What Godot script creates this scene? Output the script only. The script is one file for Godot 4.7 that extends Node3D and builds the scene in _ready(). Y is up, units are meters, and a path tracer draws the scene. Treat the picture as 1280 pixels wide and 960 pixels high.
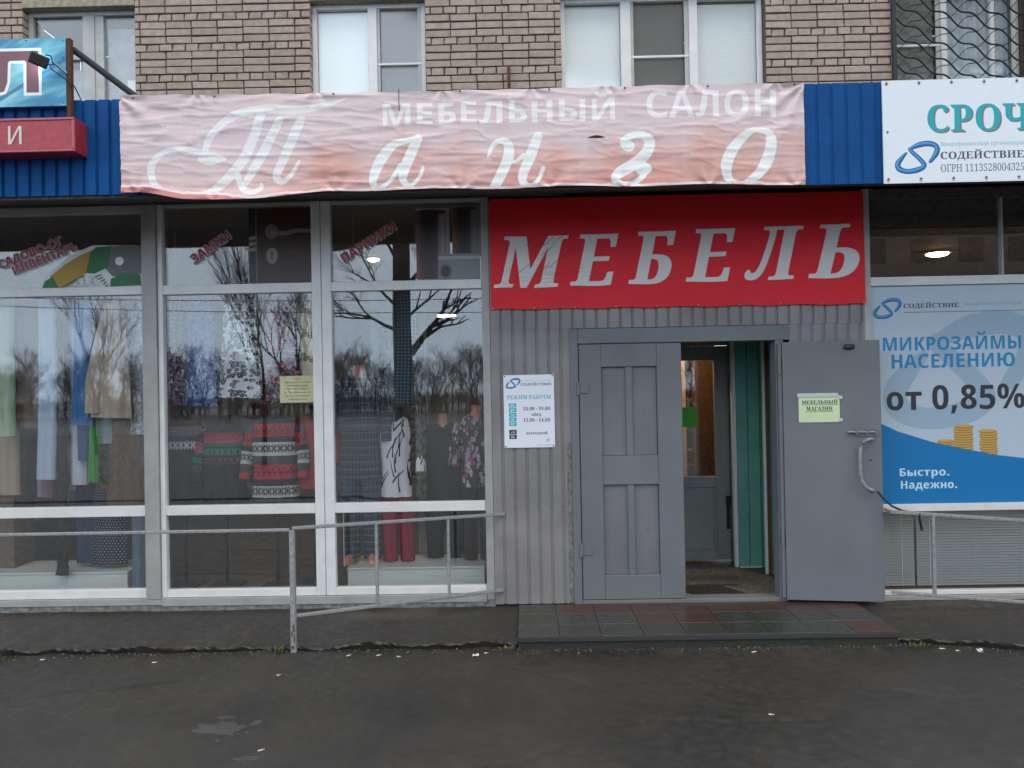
extends Node3D

var taken := {}
var store := {}
var rng := RandomNumberGenerator.new()
var nz := FastNoiseLite.new()
var sans: SystemFont
var sans_bold: SystemFont
var serif: SystemFont
var serif_bold: SystemFont

const TANGO := [
	[317,187,5,282,176,15,241,167,17,183,158,15,130,173,14,96,209,21,91,245,23,110,283,21,165,301,20,235,297,21,293,269,26,340,225,29,375,180,31,404,117,29,425,57,27],
	[256,160,20,270,123,22,308,85,23,363,54,24,433,45,26,515,49,27,602,42,20,684,15,2],
	[317,187,3,276,193,23,241,187,17],
	[480,79,23,439,154,30,398,222,27,369,267,15],
	[352,234,17,369,273,20,398,286,17,422,274,15,423,261,6],
	[544,80,26,509,155,30,480,215,27,469,245,23,486,262,16,512,245,14,537,205,9],
	[899,150,16,862,153,18,820,165,26,783,208,33,762,254,29,758,286,19,775,298,12,809,276,12,841,228,14],
	[894,149,29,867,207,33,849,255,29,851,283,19,873,292,13,899,266,11,907,241,12],
	[1104,205,7,1120,169,14,1146,157,18,1165,171,27,1165,206,33,1146,254,32,1117,308,27],
	[1165,222,16,1188,222,9,1210,206,16],
	[1254,147,28,1231,207,33,1207,265,28,1211,292,20,1233,299,13,1254,282,11,1268,247,13],
	[1526,183,33,1516,177,35,1510,166,22,1531,151,19,1564,149,22,1586,171,31,1576,203,34,1542,235,36,1501,259,34,1481,280,24,1493,295,16,1526,296,13,1558,280,16,1576,252,22],
	[1550,252,20,1565,252,43,1576,252,31],
	[1907,140,14,1935,144,19,1948,170,31,1937,225,36,1907,273,28,1869,297,12,1847,300,9,1820,289,24,1812,250,34,1831,201,34,1864,161,26,1894,141,16,1907,140,14]]


# ------------------------------------------------------------------ helpers
func lin(r: float, g: float, b: float) -> Color:
	return Color(r, g, b).linear_to_srgb()

func byt(r: int, g: int, b: int) -> Color:
	return Color(r / 255.0, g / 255.0, b / 255.0)

func numbered(called: String) -> String:
	taken[called] = taken.get(called, -1) + 1
	return called if taken[called] == 0 else "%s_%03d" % [called, taken[called]]

func thing(called: String, label: String, category: String, at := Vector3.ZERO, group := "") -> Node3D:
	var o := Node3D.new()
	o.name = numbered(called)
	add_child(o)
	o.position = at
	o.set_meta("label", label)
	o.set_meta("category", category)
	if group:
		o.set_meta("group", group)
	return o

func part(parent: Node3D, called: String, mesh: Mesh, m: Material, at := Vector3.ZERO, turn := Vector3.ZERO) -> MeshInstance3D:
	var o := MeshInstance3D.new()
	o.name = called
	o.mesh = mesh
	o.material_override = m
	parent.add_child(o, true)
	o.position = at
	o.rotation = turn
	return o

func single(called: String, label: String, category: String, mesh: Mesh, m: Material, at := Vector3.ZERO, turn := Vector3.ZERO, group := "") -> MeshInstance3D:
	var o := MeshInstance3D.new()
	o.name = numbered(called)
	o.mesh = mesh
	o.material_override = m
	add_child(o)
	o.position = at
	o.rotation = turn
	o.set_meta("label", label)
	o.set_meta("category", category)
	if group:
		o.set_meta("group", group)
	return o

func setting(called: String, mesh: Mesh, m: Material, at := Vector3.ZERO, parent: Node3D = null) -> MeshInstance3D:
	var o := part(parent if parent else self, called if parent else numbered(called), mesh, m, at)
	if parent == null:
		o.set_meta("kind", "structure")
	return o

func noise_tex(sd: int, freq: float, octaves: int, a: Color, b: Color, size := 512, ridged := false) -> NoiseTexture2D:
	var key := "nt%d_%s_%d_%s_%s_%d" % [sd, freq, octaves, a, b, size]
	if store.has(key):
		return store[key]
	var n := FastNoiseLite.new()
	n.seed = sd
	n.frequency = freq
	n.fractal_octaves = octaves
	n.noise_type = FastNoiseLite.TYPE_SIMPLEX_SMOOTH
	if ridged:
		n.fractal_type = FastNoiseLite.FRACTAL_RIDGED
	var t := NoiseTexture2D.new()
	t.width = size
	t.height = size
	t.seamless = true
	t.noise = n
	var g := Gradient.new()
	g.set_color(0, a)
	g.set_color(1, b)
	t.color_ramp = g
	store[key] = t
	return t

# a plain material; grain: [seed, frequency, octaves, darkest tone, metres a tile covers]
func mat(c: Color, rough := 0.6, metal := 0.0, grain := [], bump := 0.0) -> StandardMaterial3D:
	var m := StandardMaterial3D.new()
	m.albedo_color = c
	m.roughness = rough
	m.metallic = metal
	if grain:
		var d: float = grain[3]
		m.albedo_texture = noise_tex(grain[0], grain[1], grain[2], Color(d, d, d), Color(1, 1, 1))
		m.uv1_triplanar = true
		m.uv1_world_triplanar = true
		m.uv1_scale = Vector3.ONE / float(grain[4])
		if bump > 0.0:
			m.heightmap_enabled = true
			m.heightmap_texture = m.albedo_texture
			m.heightmap_scale = bump
	return m

func printed(img: Image, rough := 0.5) -> StandardMaterial3D:
	var m := StandardMaterial3D.new()
	m.albedo_texture = ImageTexture.create_from_image(img)
	m.roughness = rough
	m.texture_repeat = false
	return m

func cloth(img: Image, reps := 1.0) -> StandardMaterial3D:
	var m := StandardMaterial3D.new()
	m.albedo_texture = ImageTexture.create_from_image(img)
	m.roughness = 0.9
	m.uv1_scale = Vector3(reps, reps, 1)
	return m

func quad(st: SurfaceTool, a: Vector3, b: Vector3, c: Vector3, d: Vector3) -> void:
	for v in [a, b, c, a, c, d]:
		st.add_vertex(v)

# box with chamfered edges, centred on the origin
func cbox(x: float, y: float, z: float, e := 0.003) -> ArrayMesh:
	var key := "cb%.4f_%.4f_%.4f_%.4f" % [x, y, z, e]
	if store.has(key):
		return store[key]
	var h := Vector3(x, y, z) / 2.0
	var b := minf(e, minf(h.x, minf(h.y, h.z)) * 0.6)
	var st := SurfaceTool.new()
	st.begin(Mesh.PRIMITIVE_TRIANGLES)
	st.set_smooth_group(-1)
	var pts := PackedVector3Array()
	# collect the hull: three points at each corner
	var P := {}
	for sx in [-1, 1]:
		for sy in [-1, 1]:
			for sz in [-1, 1]:
				P[[sx, sy, sz, 0]] = Vector3(sx * h.x, sy * (h.y - b), sz * (h.z - b))
				P[[sx, sy, sz, 1]] = Vector3(sx * (h.x - b), sy * h.y, sz * (h.z - b))
				P[[sx, sy, sz, 2]] = Vector3(sx * (h.x - b), sy * (h.y - b), sz * h.z)
	var faces := []
	for s in [-1, 1]:
		faces.append([P[[s, -1, -1, 0]], P[[s, 1, -1, 0]], P[[s, 1, 1, 0]], P[[s, -1, 1, 0]]])
		faces.append([P[[-1, s, -1, 1]], P[[1, s, -1, 1]], P[[1, s, 1, 1]], P[[-1, s, 1, 1]]])
		faces.append([P[[-1, -1, s, 2]], P[[1, -1, s, 2]], P[[1, 1, s, 2]], P[[-1, 1, s, 2]]])
	for s in [-1, 1]:
		for t in [-1, 1]:
			faces.append([P[[s, t, -1, 0]], P[[s, t, -1, 1]], P[[s, t, 1, 1]], P[[s, t, 1, 0]]])
			faces.append([P[[s, -1, t, 0]], P[[s, -1, t, 2]], P[[s, 1, t, 2]], P[[s, 1, t, 0]]])
			faces.append([P[[-1, s, t, 1]], P[[-1, s, t, 2]], P[[1, s, t, 2]], P[[1, s, t, 1]]])
	for sx in [-1, 1]:
		for sy in [-1, 1]:
			for sz in [-1, 1]:
				faces.append([P[[sx, sy, sz, 0]], P[[sx, sy, sz, 1]], P[[sx, sy, sz, 2]]])
	for f in faces:
		var n: Vector3 = (f[1] - f[0]).cross(f[2] - f[0])
		var mid: Vector3 = f[0] + f[2]
		if n.dot(mid) > 0.0:
			f.reverse()
		for k in range(1, f.size() - 1):
			st.add_vertex(f[0])
			st.add_vertex(f[k])
			st.add_vertex(f[k + 1])
	st.generate_normals()
	store[key] = st.commit()
	return store[key]

# box between two corners, as a part placed at its middle
func slab(parent: Node3D, called: String, m: Material, x0: float, x1: float, y0: float, y1: float, z0: float, z1: float, e := 0.003) -> MeshInstance3D:
	return part(parent, called, cbox(absf(x1 - x0), absf(y1 - y0), absf(z1 - z0), e), m, Vector3((x0 + x1) / 2, (y0 + y1) / 2, (z0 + z1) / 2) - (parent.position if parent != self and parent.get_parent() == self else Vector3.ZERO))

# tube through points
func tube(pts: Array, r: float, sides := 8, r_end := -1.0) -> ArrayMesh:
	var st := SurfaceTool.new()
	st.begin(Mesh.PRIMITIVE_TRIANGLES)
	add_tube(st, pts, r, sides, r_end)
	st.generate_normals()
	return st.commit()

func add_tube(st: SurfaceTool, pts: Array, r: float, sides := 8, r_end := -1.0) -> void:
	var rings := []
	var n := pts.size()
	var up := Vector3.UP
	for i in n:
		var d: Vector3 = (pts[mini(i + 1, n - 1)] - pts[maxi(i - 1, 0)]).normalized()
		var u := d.cross(up if absf(d.dot(up)) < 0.95 else Vector3.RIGHT).normalized()
		var v := d.cross(u).normalized()
		var rr := r if r_end < 0.0 else lerpf(r, r_end, float(i) / maxf(n - 1, 1))
		var ring := []
		for k in sides:
			var a := TAU * k / sides
			ring.append(pts[i] + (u * cos(a) + v * sin(a)) * rr)
		rings.append(ring)
	st.set_smooth_group(0)
	for i in n - 1:
		for k in sides:
			var k2 := (k + 1) % sides
			quad(st, rings[i][k], rings[i][k2], rings[i + 1][k2], rings[i + 1][k])
	st.set_smooth_group(-1)
	for k in range(1, sides - 1):
		for v in [rings[0][0], rings[0][k + 1], rings[0][k]]:
			st.add_vertex(v)
		for v in [rings[n - 1][0], rings[n - 1][k], rings[n - 1][k + 1]]:
			st.add_vertex(v)

# closed skin over rings: each [centre, half width, half depth, ripple, ripples, phase]
func loft(rings: Array, sides := 28, uv_wide := 1.0, uv_high := 1.0) -> ArrayMesh:
	var st := SurfaceTool.new()
	st.begin(Mesh.PRIMITIVE_TRIANGLES)
	add_loft(st, rings, sides, uv_wide, uv_high)
	st.generate_normals()
	return st.commit()

func add_loft(st: SurfaceTool, rings: Array, sides := 28, uv_wide := 1.0, uv_high := 1.0) -> void:
	var P := []
	var T := []
	var run := 0.0
	for i in rings.size():
		var g: Array = rings[i]
		if i:
			run += (g[0] - rings[i - 1][0]).length()
		var row := []
		var tow := []
		var axis := Vector3.DOWN
		if rings.size() > 1:
			axis = (rings[mini(i + 1, rings.size() - 1)][0] - rings[maxi(i - 1, 0)][0]).normalized()
		var side := axis.cross(Vector3(0, 0, 1)).normalized() if absf(axis.z) < 0.9 else Vector3.RIGHT
		var front := side.cross(axis).normalized()
		for k in sides + 1:
			var a := TAU * k / sides
			var rip: float = 1.0 + g[3] * sin(g[4] * a + g[5])
			var zed: float = g[2] * sin(a) * (1.0 + 3.0 * g[3] * sin(g[4] * 1.7 * a + g[5] * 1.3))
			row.append(g[0] + side * (g[1] * cos(a) * rip) + front * zed)
			tow.append(Vector2((0.5 - 0.5 * cos(a)) * uv_wide, run / uv_high))
		P.append(row)
		T.append(tow)
	st.set_smooth_group(0)
	for i in P.size() - 1:
		for k in sides:
			for q in [[i, k], [i + 1, k], [i + 1, k + 1], [i, k], [i + 1, k + 1], [i, k + 1]]:
				st.set_uv(T[q[0]][q[1]])
				st.add_vertex(P[q[0]][q[1]])
	st.set_smooth_group(-1)
	for e in [0, P.size() - 1]:
		for k in range(1, sides - 1):
			for q in ([0, k + 1, k] if e == 0 else [0, k, k + 1]):
				st.set_uv(T[e][q])
				st.add_vertex(P[e][q])

# a thin sheet over a grid: shape(u, v) gives the front; the back lies t behind; u runs right, v runs down
func sheet(nx: int, ny: int, shape: Callable, t := 0.003) -> ArrayMesh:
	var st := SurfaceTool.new()
	st.begin(Mesh.PRIMITIVE_TRIANGLES)
	var P := []
	for j in ny + 1:
		var row := []
		for i in nx + 1:
			row.append(shape.call(float(i) / nx, float(j) / ny))
		P.append(row)
	st.set_smooth_group(0)
	for j in ny:
		for i in nx:
			for q in [[i, j], [i + 1, j], [i + 1, j + 1], [i, j], [i + 1, j + 1], [i, j + 1]]:
				st.set_uv(Vector2(float(q[0]) / nx, float(q[1]) / ny))
				st.add_vertex(P[q[1]][q[0]])
	st.set_smooth_group(-1)
	var back := Vector3(0, 0, -t)
	st.set_uv(Vector2(0.002, 0.002))
	var rim := []
	for i in nx + 1:
		rim.append(P[0][i])
	for j in range(1, ny + 1):
		rim.append(P[j][nx])
	for i in range(nx - 1, -1, -1):
		rim.append(P[ny][i])
	for j in range(ny - 1, 0, -1):
		rim.append(P[j][0])
	for k in rim.size():
		var a: Vector3 = rim[k]
		var b: Vector3 = rim[(k + 1) % rim.size()]
		quad(st, b, a, a + back, b + back)
	st.set_smooth_group(1)
	for j in ny:
		for i in nx:
			st.set_uv(Vector2(0.002, 0.002))
			quad(st, P[j][i + 1] + back, P[j][i] + back, P[j + 1][i] + back, P[j + 1][i + 1] + back)
	st.generate_normals()
	return st.commit()

# a flat printed board, front at z = 0
func board(w: float, h: float, t := 0.004) -> ArrayMesh:
	return sheet(1, 1, func(u, v): return Vector3((u - 0.5) * w, (0.5 - v) * h, 0.0), t)

# profiled steel sheet: flats with narrow grooves; spans w by h, front at z = 0
func ribbed(w: float, h: float, pitch: float, groove: float, depth: float, t := 0.002) -> ArrayMesh:
	var xs := [[0.0, 0.0]]
	var x := pitch - groove
	while x + groove < w:
		xs.append([x, 0.0])
		xs.append([x + groove * 0.25, -depth])
		xs.append([x + groove * 0.75, -depth])
		xs.append([x + groove, 0.0])
		x += pitch
	xs.append([w, 0.0])
	var st := SurfaceTool.new()
	st.begin(Mesh.PRIMITIVE_TRIANGLES)
	st.set_smooth_group(-1)
	for k in xs.size() - 1:
		var a := Vector3(xs[k][0], h, xs[k][1])
		var b := Vector3(xs[k + 1][0], h, xs[k + 1][1])
		var dn := Vector3(0, -h, 0)
		var bk := Vector3(0, 0, -t - depth)
		quad(st, a, b, b + dn, a + dn)
		quad(st, b + bk, a + bk, a + bk + dn, b + bk + dn)
		quad(st, a + bk, b + bk, b, a)
		quad(st, a + dn, b + dn, b + bk + dn, a + bk + dn)
	st.generate_normals()
	return st.commit()

# ------------------------------------------------------------------ printing
func canvas(w: int, h: int, c: Color) -> Image:
	var im := Image.create(w, h, false, Image.FORMAT_RGBA8)
	im.fill(c)
	return im

# outlines of a line of text at 64 units to the em, y down
func outlines(s: String, font: Font) -> Array:
	var ts := TextServerManager.get_primary_interface()
	var rid: RID = font.get_rids()[0]
	var pen := 0.0
	var out := []
	for i in s.length():
		var g := ts.font_get_glyph_index(rid, 64, s.unicode_at(i), 0)
		var d := ts.font_get_glyph_contours(rid, 64, g)
		if d.has("points"):
			var pts: PackedVector3Array = d.points
			var from := 0
			for last in d.contours:
				var ring := PackedVector2Array()
				var n: int = last - from + 1
				for k in n:
					var p := pts[from + k]
					var q := pts[from + (k + 1) % n]
					var o := pts[from + (k + n - 1) % n]
					if p.z == 1:
						ring.append(Vector2(p.x, p.y))
					else:
						var a := Vector2(o.x, o.y) if o.z == 1 else Vector2(o.x + p.x, o.y + p.y) / 2
						var b := Vector2(q.x, q.y) if q.z == 1 else Vector2(q.x + p.x, q.y + p.y) / 2
						for t in [0.0, 0.25, 0.5, 0.75]:
							if t == 0.0 and o.z == 1:
								continue
							ring.append(a.lerp(Vector2(p.x, p.y), t).lerp(Vector2(p.x, p.y).lerp(b, t), t))
				for k in ring.size():
					ring[k] = Vector2(ring[k].x + pen, ring[k].y)
				out.append(ring)
				from = last + 1
		pen += ts.font_get_glyph_advance(rid, 64, g).x
	return out

func ink_rings(im: Image, rings: Array, col: Color) -> void:
	var W := im.get_width()
	var H := im.get_height()
	var buckets := {}
	for r in rings:
		for k in r.size():
			var p: Vector2 = r[k]
			var q: Vector2 = r[(k + 1) % r.size()]
			if p.y == q.y:
				continue
			var s0 := maxi(int(ceil(minf(p.y, q.y) * 4.0 - 0.5)), 0)
			var s1 := mini(int(ceil(maxf(p.y, q.y) * 4.0 - 0.5)) - 1, H * 4 - 1)
			for s in range(s0, s1 + 1):
				var y := (s + 0.5) / 4.0
				if not buckets.has(s):
					buckets[s] = []
				buckets[s].append(Vector2(p.x + (y - p.y) / (q.y - p.y) * (q.x - p.x), 1.0 if q.y > p.y else -1.0))
	var cov := {}
	for s in buckets:
		var xs: Array = buckets[s]
		xs.sort_custom(func(a, b): return a.x < b.x)
		var wind := 0.0
		var row: int = (s >> 2) * W
		for k in xs.size() - 1:
			wind += xs[k].y
			if wind == 0.0:
				continue
			var xl := clampf(xs[k].x, 0, W)
			var xr := clampf(xs[k + 1].x, 0, W)
			var x := int(xl)
			while x < xr:
				var c := minf(xr, x + 1) - maxf(xl, x)
				cov[row + x] = cov.get(row + x, 0.0) + c * 0.25
				x += 1
	for key in cov:
		var x: int = key % W
		var y: int = key / W
		im.set_pixel(x, y, im.get_pixel(x, y).lerp(Color(col.r, col.g, col.b), minf(cov[key], 1.0) * col.a))

func ink(im: Image, t: PackedVector2Array, col: Color) -> void:
	if t.is_empty():
		return
	var W := im.get_width()
	var H := im.get_height()
	var lo := t[0]
	var hi := t[0]
	for p in t:
		lo = lo.min(p)
		hi = hi.max(p)
	var x0 := clampi(int(floor(lo.x)), 0, W)
	var x1 := clampi(int(ceil(hi.x)) + 1, 0, W)
	var y0 := clampi(int(floor(lo.y)), 0, H)
	var y1 := clampi(int(ceil(hi.y)) + 1, 0, H)
	var w := x1 - x0
	var h := y1 - y0
	if w <= 0 or h <= 0:
		return
	var cov := PackedFloat32Array()
	cov.resize(w * h)
	for i in range(0, t.size(), 3):
		var tri := [t[i], t[i + 1], t[i + 2]]
		var ya := minf(tri[0].y, minf(tri[1].y, tri[2].y))
		var yb := maxf(tri[0].y, maxf(tri[1].y, tri[2].y))
		for s in range(maxi(int(ceil(ya * 4.0 - 0.5)), y0 * 4), mini(int(floor(yb * 4.0 - 0.5)), y1 * 4 - 1) + 1):
			var y := (s + 0.5) / 4.0
			var xl := 1e9
			var xr := -1e9
			for k in 3:
				var p: Vector2 = tri[k]
				var q: Vector2 = tri[(k + 1) % 3]
				if (p.y <= y) != (q.y <= y):
					var x := p.x + (y - p.y) / (q.y - p.y) * (q.x - p.x)
					xl = minf(xl, x)
					xr = maxf(xr, x)
			xl = maxf(xl, x0)
			xr = minf(xr, x1)
			if xr <= xl:
				continue
			var row := ((s >> 2) - y0) * w - x0
			var i0 := int(xl)
			var i1 := int(xr)
			if i0 == i1:
				cov[row + i0] += (xr - xl) * 0.25
			else:
				cov[row + i0] += (i0 + 1 - xl) * 0.25
				for k in range(i0 + 1, i1):
					cov[row + k] += 0.25
				if i1 < x1:
					cov[row + i1] += (xr - i1) * 0.25
	for j in h:
		for i in w:
			var c := cov[j * w + i]
			if c > 0.0:
				im.set_pixel(x0 + i, y0 + j, im.get_pixel(x0 + i, y0 + j).lerp(Color(col.r, col.g, col.b), minf(c, 1.0) * col.a))

func letter(im: Image, s: String, font: Font, x0: float, y0: float, x1: float, y1: float, col: Color, slant := 0.0) -> void:
	var rings := outlines(s, font)
	var lo := Vector2(1e9, 1e9)
	var hi := -lo
	for r in rings.size():
		for i in rings[r].size():
			rings[r][i].x -= slant * rings[r][i].y
			lo = lo.min(rings[r][i])
			hi = hi.max(rings[r][i])
	for r in rings.size():
		for i in rings[r].size():
			rings[r][i] = Vector2(x0, y0) + (rings[r][i] - lo) / (hi - lo) * Vector2(x1 - x0, y1 - y0)
	ink_rings(im, rings, col)

# brush stroke along x, y, width triples, smoothed
func stroke(im: Image, a: Array, col: Color, scale := 1.0, off := Vector2.ZERO, wide := 1.0) -> void:
	var n := a.size() / 3
	var pts := []
	var ws := []
	var at := func(i): return Vector2(a[clampi(i, 0, n - 1) * 3], a[clampi(i, 0, n - 1) * 3 + 1]) * scale + off
	for i in n - 1:
		for k in 8:
			var t := k / 8.0
			pts.append(at.call(i).cubic_interpolate(at.call(i + 1), at.call(i - 1), at.call(i + 2), t))
			ws.append(lerpf(a[i * 3 + 2], a[i * 3 + 5], t) * scale * wide * 0.5)
	pts.append(at.call(n - 1))
	ws.append(a[n * 3 - 1] * scale * wide * 0.5)
	var t2 := PackedVector2Array()
	for i in pts.size():
		if i < pts.size() - 1:
			var d: Vector2 = (pts[i + 1] - pts[i]).normalized().orthogonal()
			var A: Vector2 = pts[i] + d * ws[i]
			var B: Vector2 = pts[i] - d * ws[i]
			var Cc: Vector2 = pts[i + 1] - d * ws[i + 1]
			var D: Vector2 = pts[i + 1] + d * ws[i + 1]
			for p in [A, B, Cc, A, Cc, D]:
				t2.append(p)
		for k in 10:
			t2.append(pts[i])
			t2.append(pts[i] + Vector2.from_angle(TAU * k / 10) * ws[i])
			t2.append(pts[i] + Vector2.from_angle(TAU * (k + 1) / 10) * ws[i])
	ink(im, t2, col)

func poly(im: Image, pts: PackedVector2Array, col: Color) -> void:
	var ix := Geometry2D.triangulate_polygon(pts)
	var t := PackedVector2Array()
	for i in ix:
		t.append(pts[i])
	ink(im, t, col)

func disc(im: Image, c: Vector2, rx: float, ry: float, col: Color, n := 16) -> void:
	var p := PackedVector2Array()
	for k in n:
		p.append(c + Vector2(cos(TAU * k / n) * rx, sin(TAU * k / n) * ry))
	poly(im, p, col)

# the interlocked ring emblem of the loan company, in a box of 195 by 145
const EMBLEM := [45, 50, 8, 22, 75, 16, 6, 98, 20, 10, 122, 20, 45, 136, 18, 95, 130, 20, 128, 112, 16, 112, 84, 16, 66, 38, 14, 70, 28, 12, 110, 12, 20, 155, 8, 20, 186, 22, 18, 186, 52, 20, 156, 92, 12]

func emblem(im: Image, x: float, y: float, s: float, faint := 1.0) -> void:
	stroke(im, EMBLEM, Color(byt(32, 84, 150), faint), s, Vector2(x, y), 1.3)
	if faint > 0.5:
		stroke(im, EMBLEM, Color(byt(70, 165, 205), 0.9), s, Vector2(x - 3 * s, y - 3 * s), 0.45)

# ------------------------------------------------------------------ materials
var M := {}

func materials() -> void:
	var g := StandardMaterial3D.new()
	g.albedo_color = Color(0.9, 0.95, 0.94, 0.0)
	g.transparency = BaseMaterial3D.TRANSPARENCY_ALPHA
	g.roughness = 0.0
	M.glass = g
	M.pvc = mat(lin(0.74, 0.73, 0.72), 0.35, 0.0, [3, 0.006, 3, 0.93, 0.9])
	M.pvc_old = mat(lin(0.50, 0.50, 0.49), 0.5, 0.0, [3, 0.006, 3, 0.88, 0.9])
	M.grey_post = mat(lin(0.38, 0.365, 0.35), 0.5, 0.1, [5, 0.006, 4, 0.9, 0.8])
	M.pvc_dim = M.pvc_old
	M.steel = mat(lin(0.165, 0.176, 0.193), 0.5, 0.0, [6, 0.004, 5, 0.90, 1.6])
	M.steel_pale = mat(lin(0.182, 0.186, 0.192), 0.5, 0.0, [6, 0.004, 5, 0.88, 1.6])
	for k in [M.steel, M.steel_pale]:
		k.roughness = 1.0
		k.roughness_texture = noise_tex(7, 0.01, 5, Color(0.32, 0.32, 0.32), Color(0.72, 0.72, 0.72))
	M.clad = mat(lin(0.265, 0.25, 0.248), 0.45, 0.0, [8, 0.004, 5, 0.85, 1.4])
	M.blue = mat(lin(0.005, 0.075, 0.255), 0.6, 0.0, [9, 0.006, 4, 0.88, 0.9])
	M.blue.metallic_specular = 0.25
	M.soffit = mat(lin(0.12, 0.11, 0.10), 0.9, 0.0, [10, 0.02, 4, 0.7, 0.7])
	M.bitumen = mat(lin(0.03, 0.03, 0.03), 0.95)
	M.mortar = mat(lin(0.17, 0.13, 0.105), 0.95, 0.0, [11, 0.05, 4, 0.6, 0.5], 0.3)
	M.concrete = mat(lin(0.30, 0.295, 0.285), 0.9, 0.0, [12, 0.02, 5, 0.55, 0.6], 0.3)
	M.lintel = mat(lin(0.42, 0.36, 0.27), 0.9, 0.0, [12, 0.02, 5, 0.75, 0.6], 0.2)
	M.rail = mat(lin(0.36, 0.36, 0.37), 0.5, 0.1, [13, 0.02, 5, 0.72, 0.4])
	M.rust = mat(lin(0.16, 0.065, 0.03), 0.9, 0.0, [14, 0.05, 4, 0.5, 0.2])
	M.black = mat(lin(0.012, 0.012, 0.013), 0.5)
	M.dark = mat(lin(0.03, 0.03, 0.032), 0.8)
	M.white = mat(lin(0.72, 0.73, 0.72), 0.6)
	M.screw = mat(lin(0.05, 0.05, 0.055), 0.5, 0.6)
	M.zinc = mat(lin(0.42, 0.42, 0.43), 0.4, 0.6)

# a double-glazed unit filling x0..x1, y0..y1, its outer face at z
func glazing(parent: Node3D, x0: float, x1: float, y0: float, y1: float, z: float) -> void:
	var st := SurfaceTool.new()
	st.begin(Mesh.PRIMITIVE_TRIANGLES)
	st.append_from(cbox(x1 - x0, y1 - y0, 0.006, 0.0005), 0, Transform3D())
	st.append_from(cbox(x1 - x0, y1 - y0, 0.006, 0.0005), 0, Transform3D(Basis(), Vector3(0, 0, -0.018)))
	part(parent, "pane", st.commit(), M.glass, Vector3((x0 + x1) / 2, (y0 + y1) / 2, z - 0.003) - parent.position * (1.0 if parent.get_parent() == self else 0.0))

# ------------------------------------------------------------------ ground
func ridge(x: float, z: float, pts: Array, wide: float) -> float:
	var best := 1e9
	var p := Vector2(x, z)
	for i in pts.size() - 1:
		best = minf(best, p.distance_to(Geometry2D.get_closest_point_to_segment(p, pts[i], pts[i + 1])))
	return clampf(1.0 - best / wide, 0.0, 1.0)

var cracks := []

func ground_height(x: float, z: float) -> float:
	var y := nz.get_noise_2d(x * 60, z * 60) * 0.007 + nz.get_noise_2d(x * 300 + 99, z * 300) * 0.005
	var hollow := exp(-((x + 1.62) ** 2 / 0.05 + (z - 2.0) ** 2 / 0.05)) * 0.012 + exp(-((x + 1.45) ** 2 / 0.03 + (z - 2.42) ** 2 / 0.006)) * 0.012
	hollow += clampf(nz.get_noise_2d(x * 500 + 31, z * 700) * 1.6, -0.6, 1.0) * 0.006 * exp(-((x + 1.55) ** 2 / 0.16 + (z - 2.15) ** 2 / 0.10))
	hollow += exp(-((x + 1.1) ** 2 / 0.02 + (z - 2.15) ** 2 / 0.012)) * 0.010
	y -= hollow
	if absf(x) < 4.0 and z < 3.3:
		for c in cracks:
			if x < c[0].x - 0.05 or x > c[-1].x + 0.05 or absf(z - c[0].y) > 0.9:
				continue
			y -= ridge(x, z, c, 0.024) * 0.016
	return y

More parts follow.
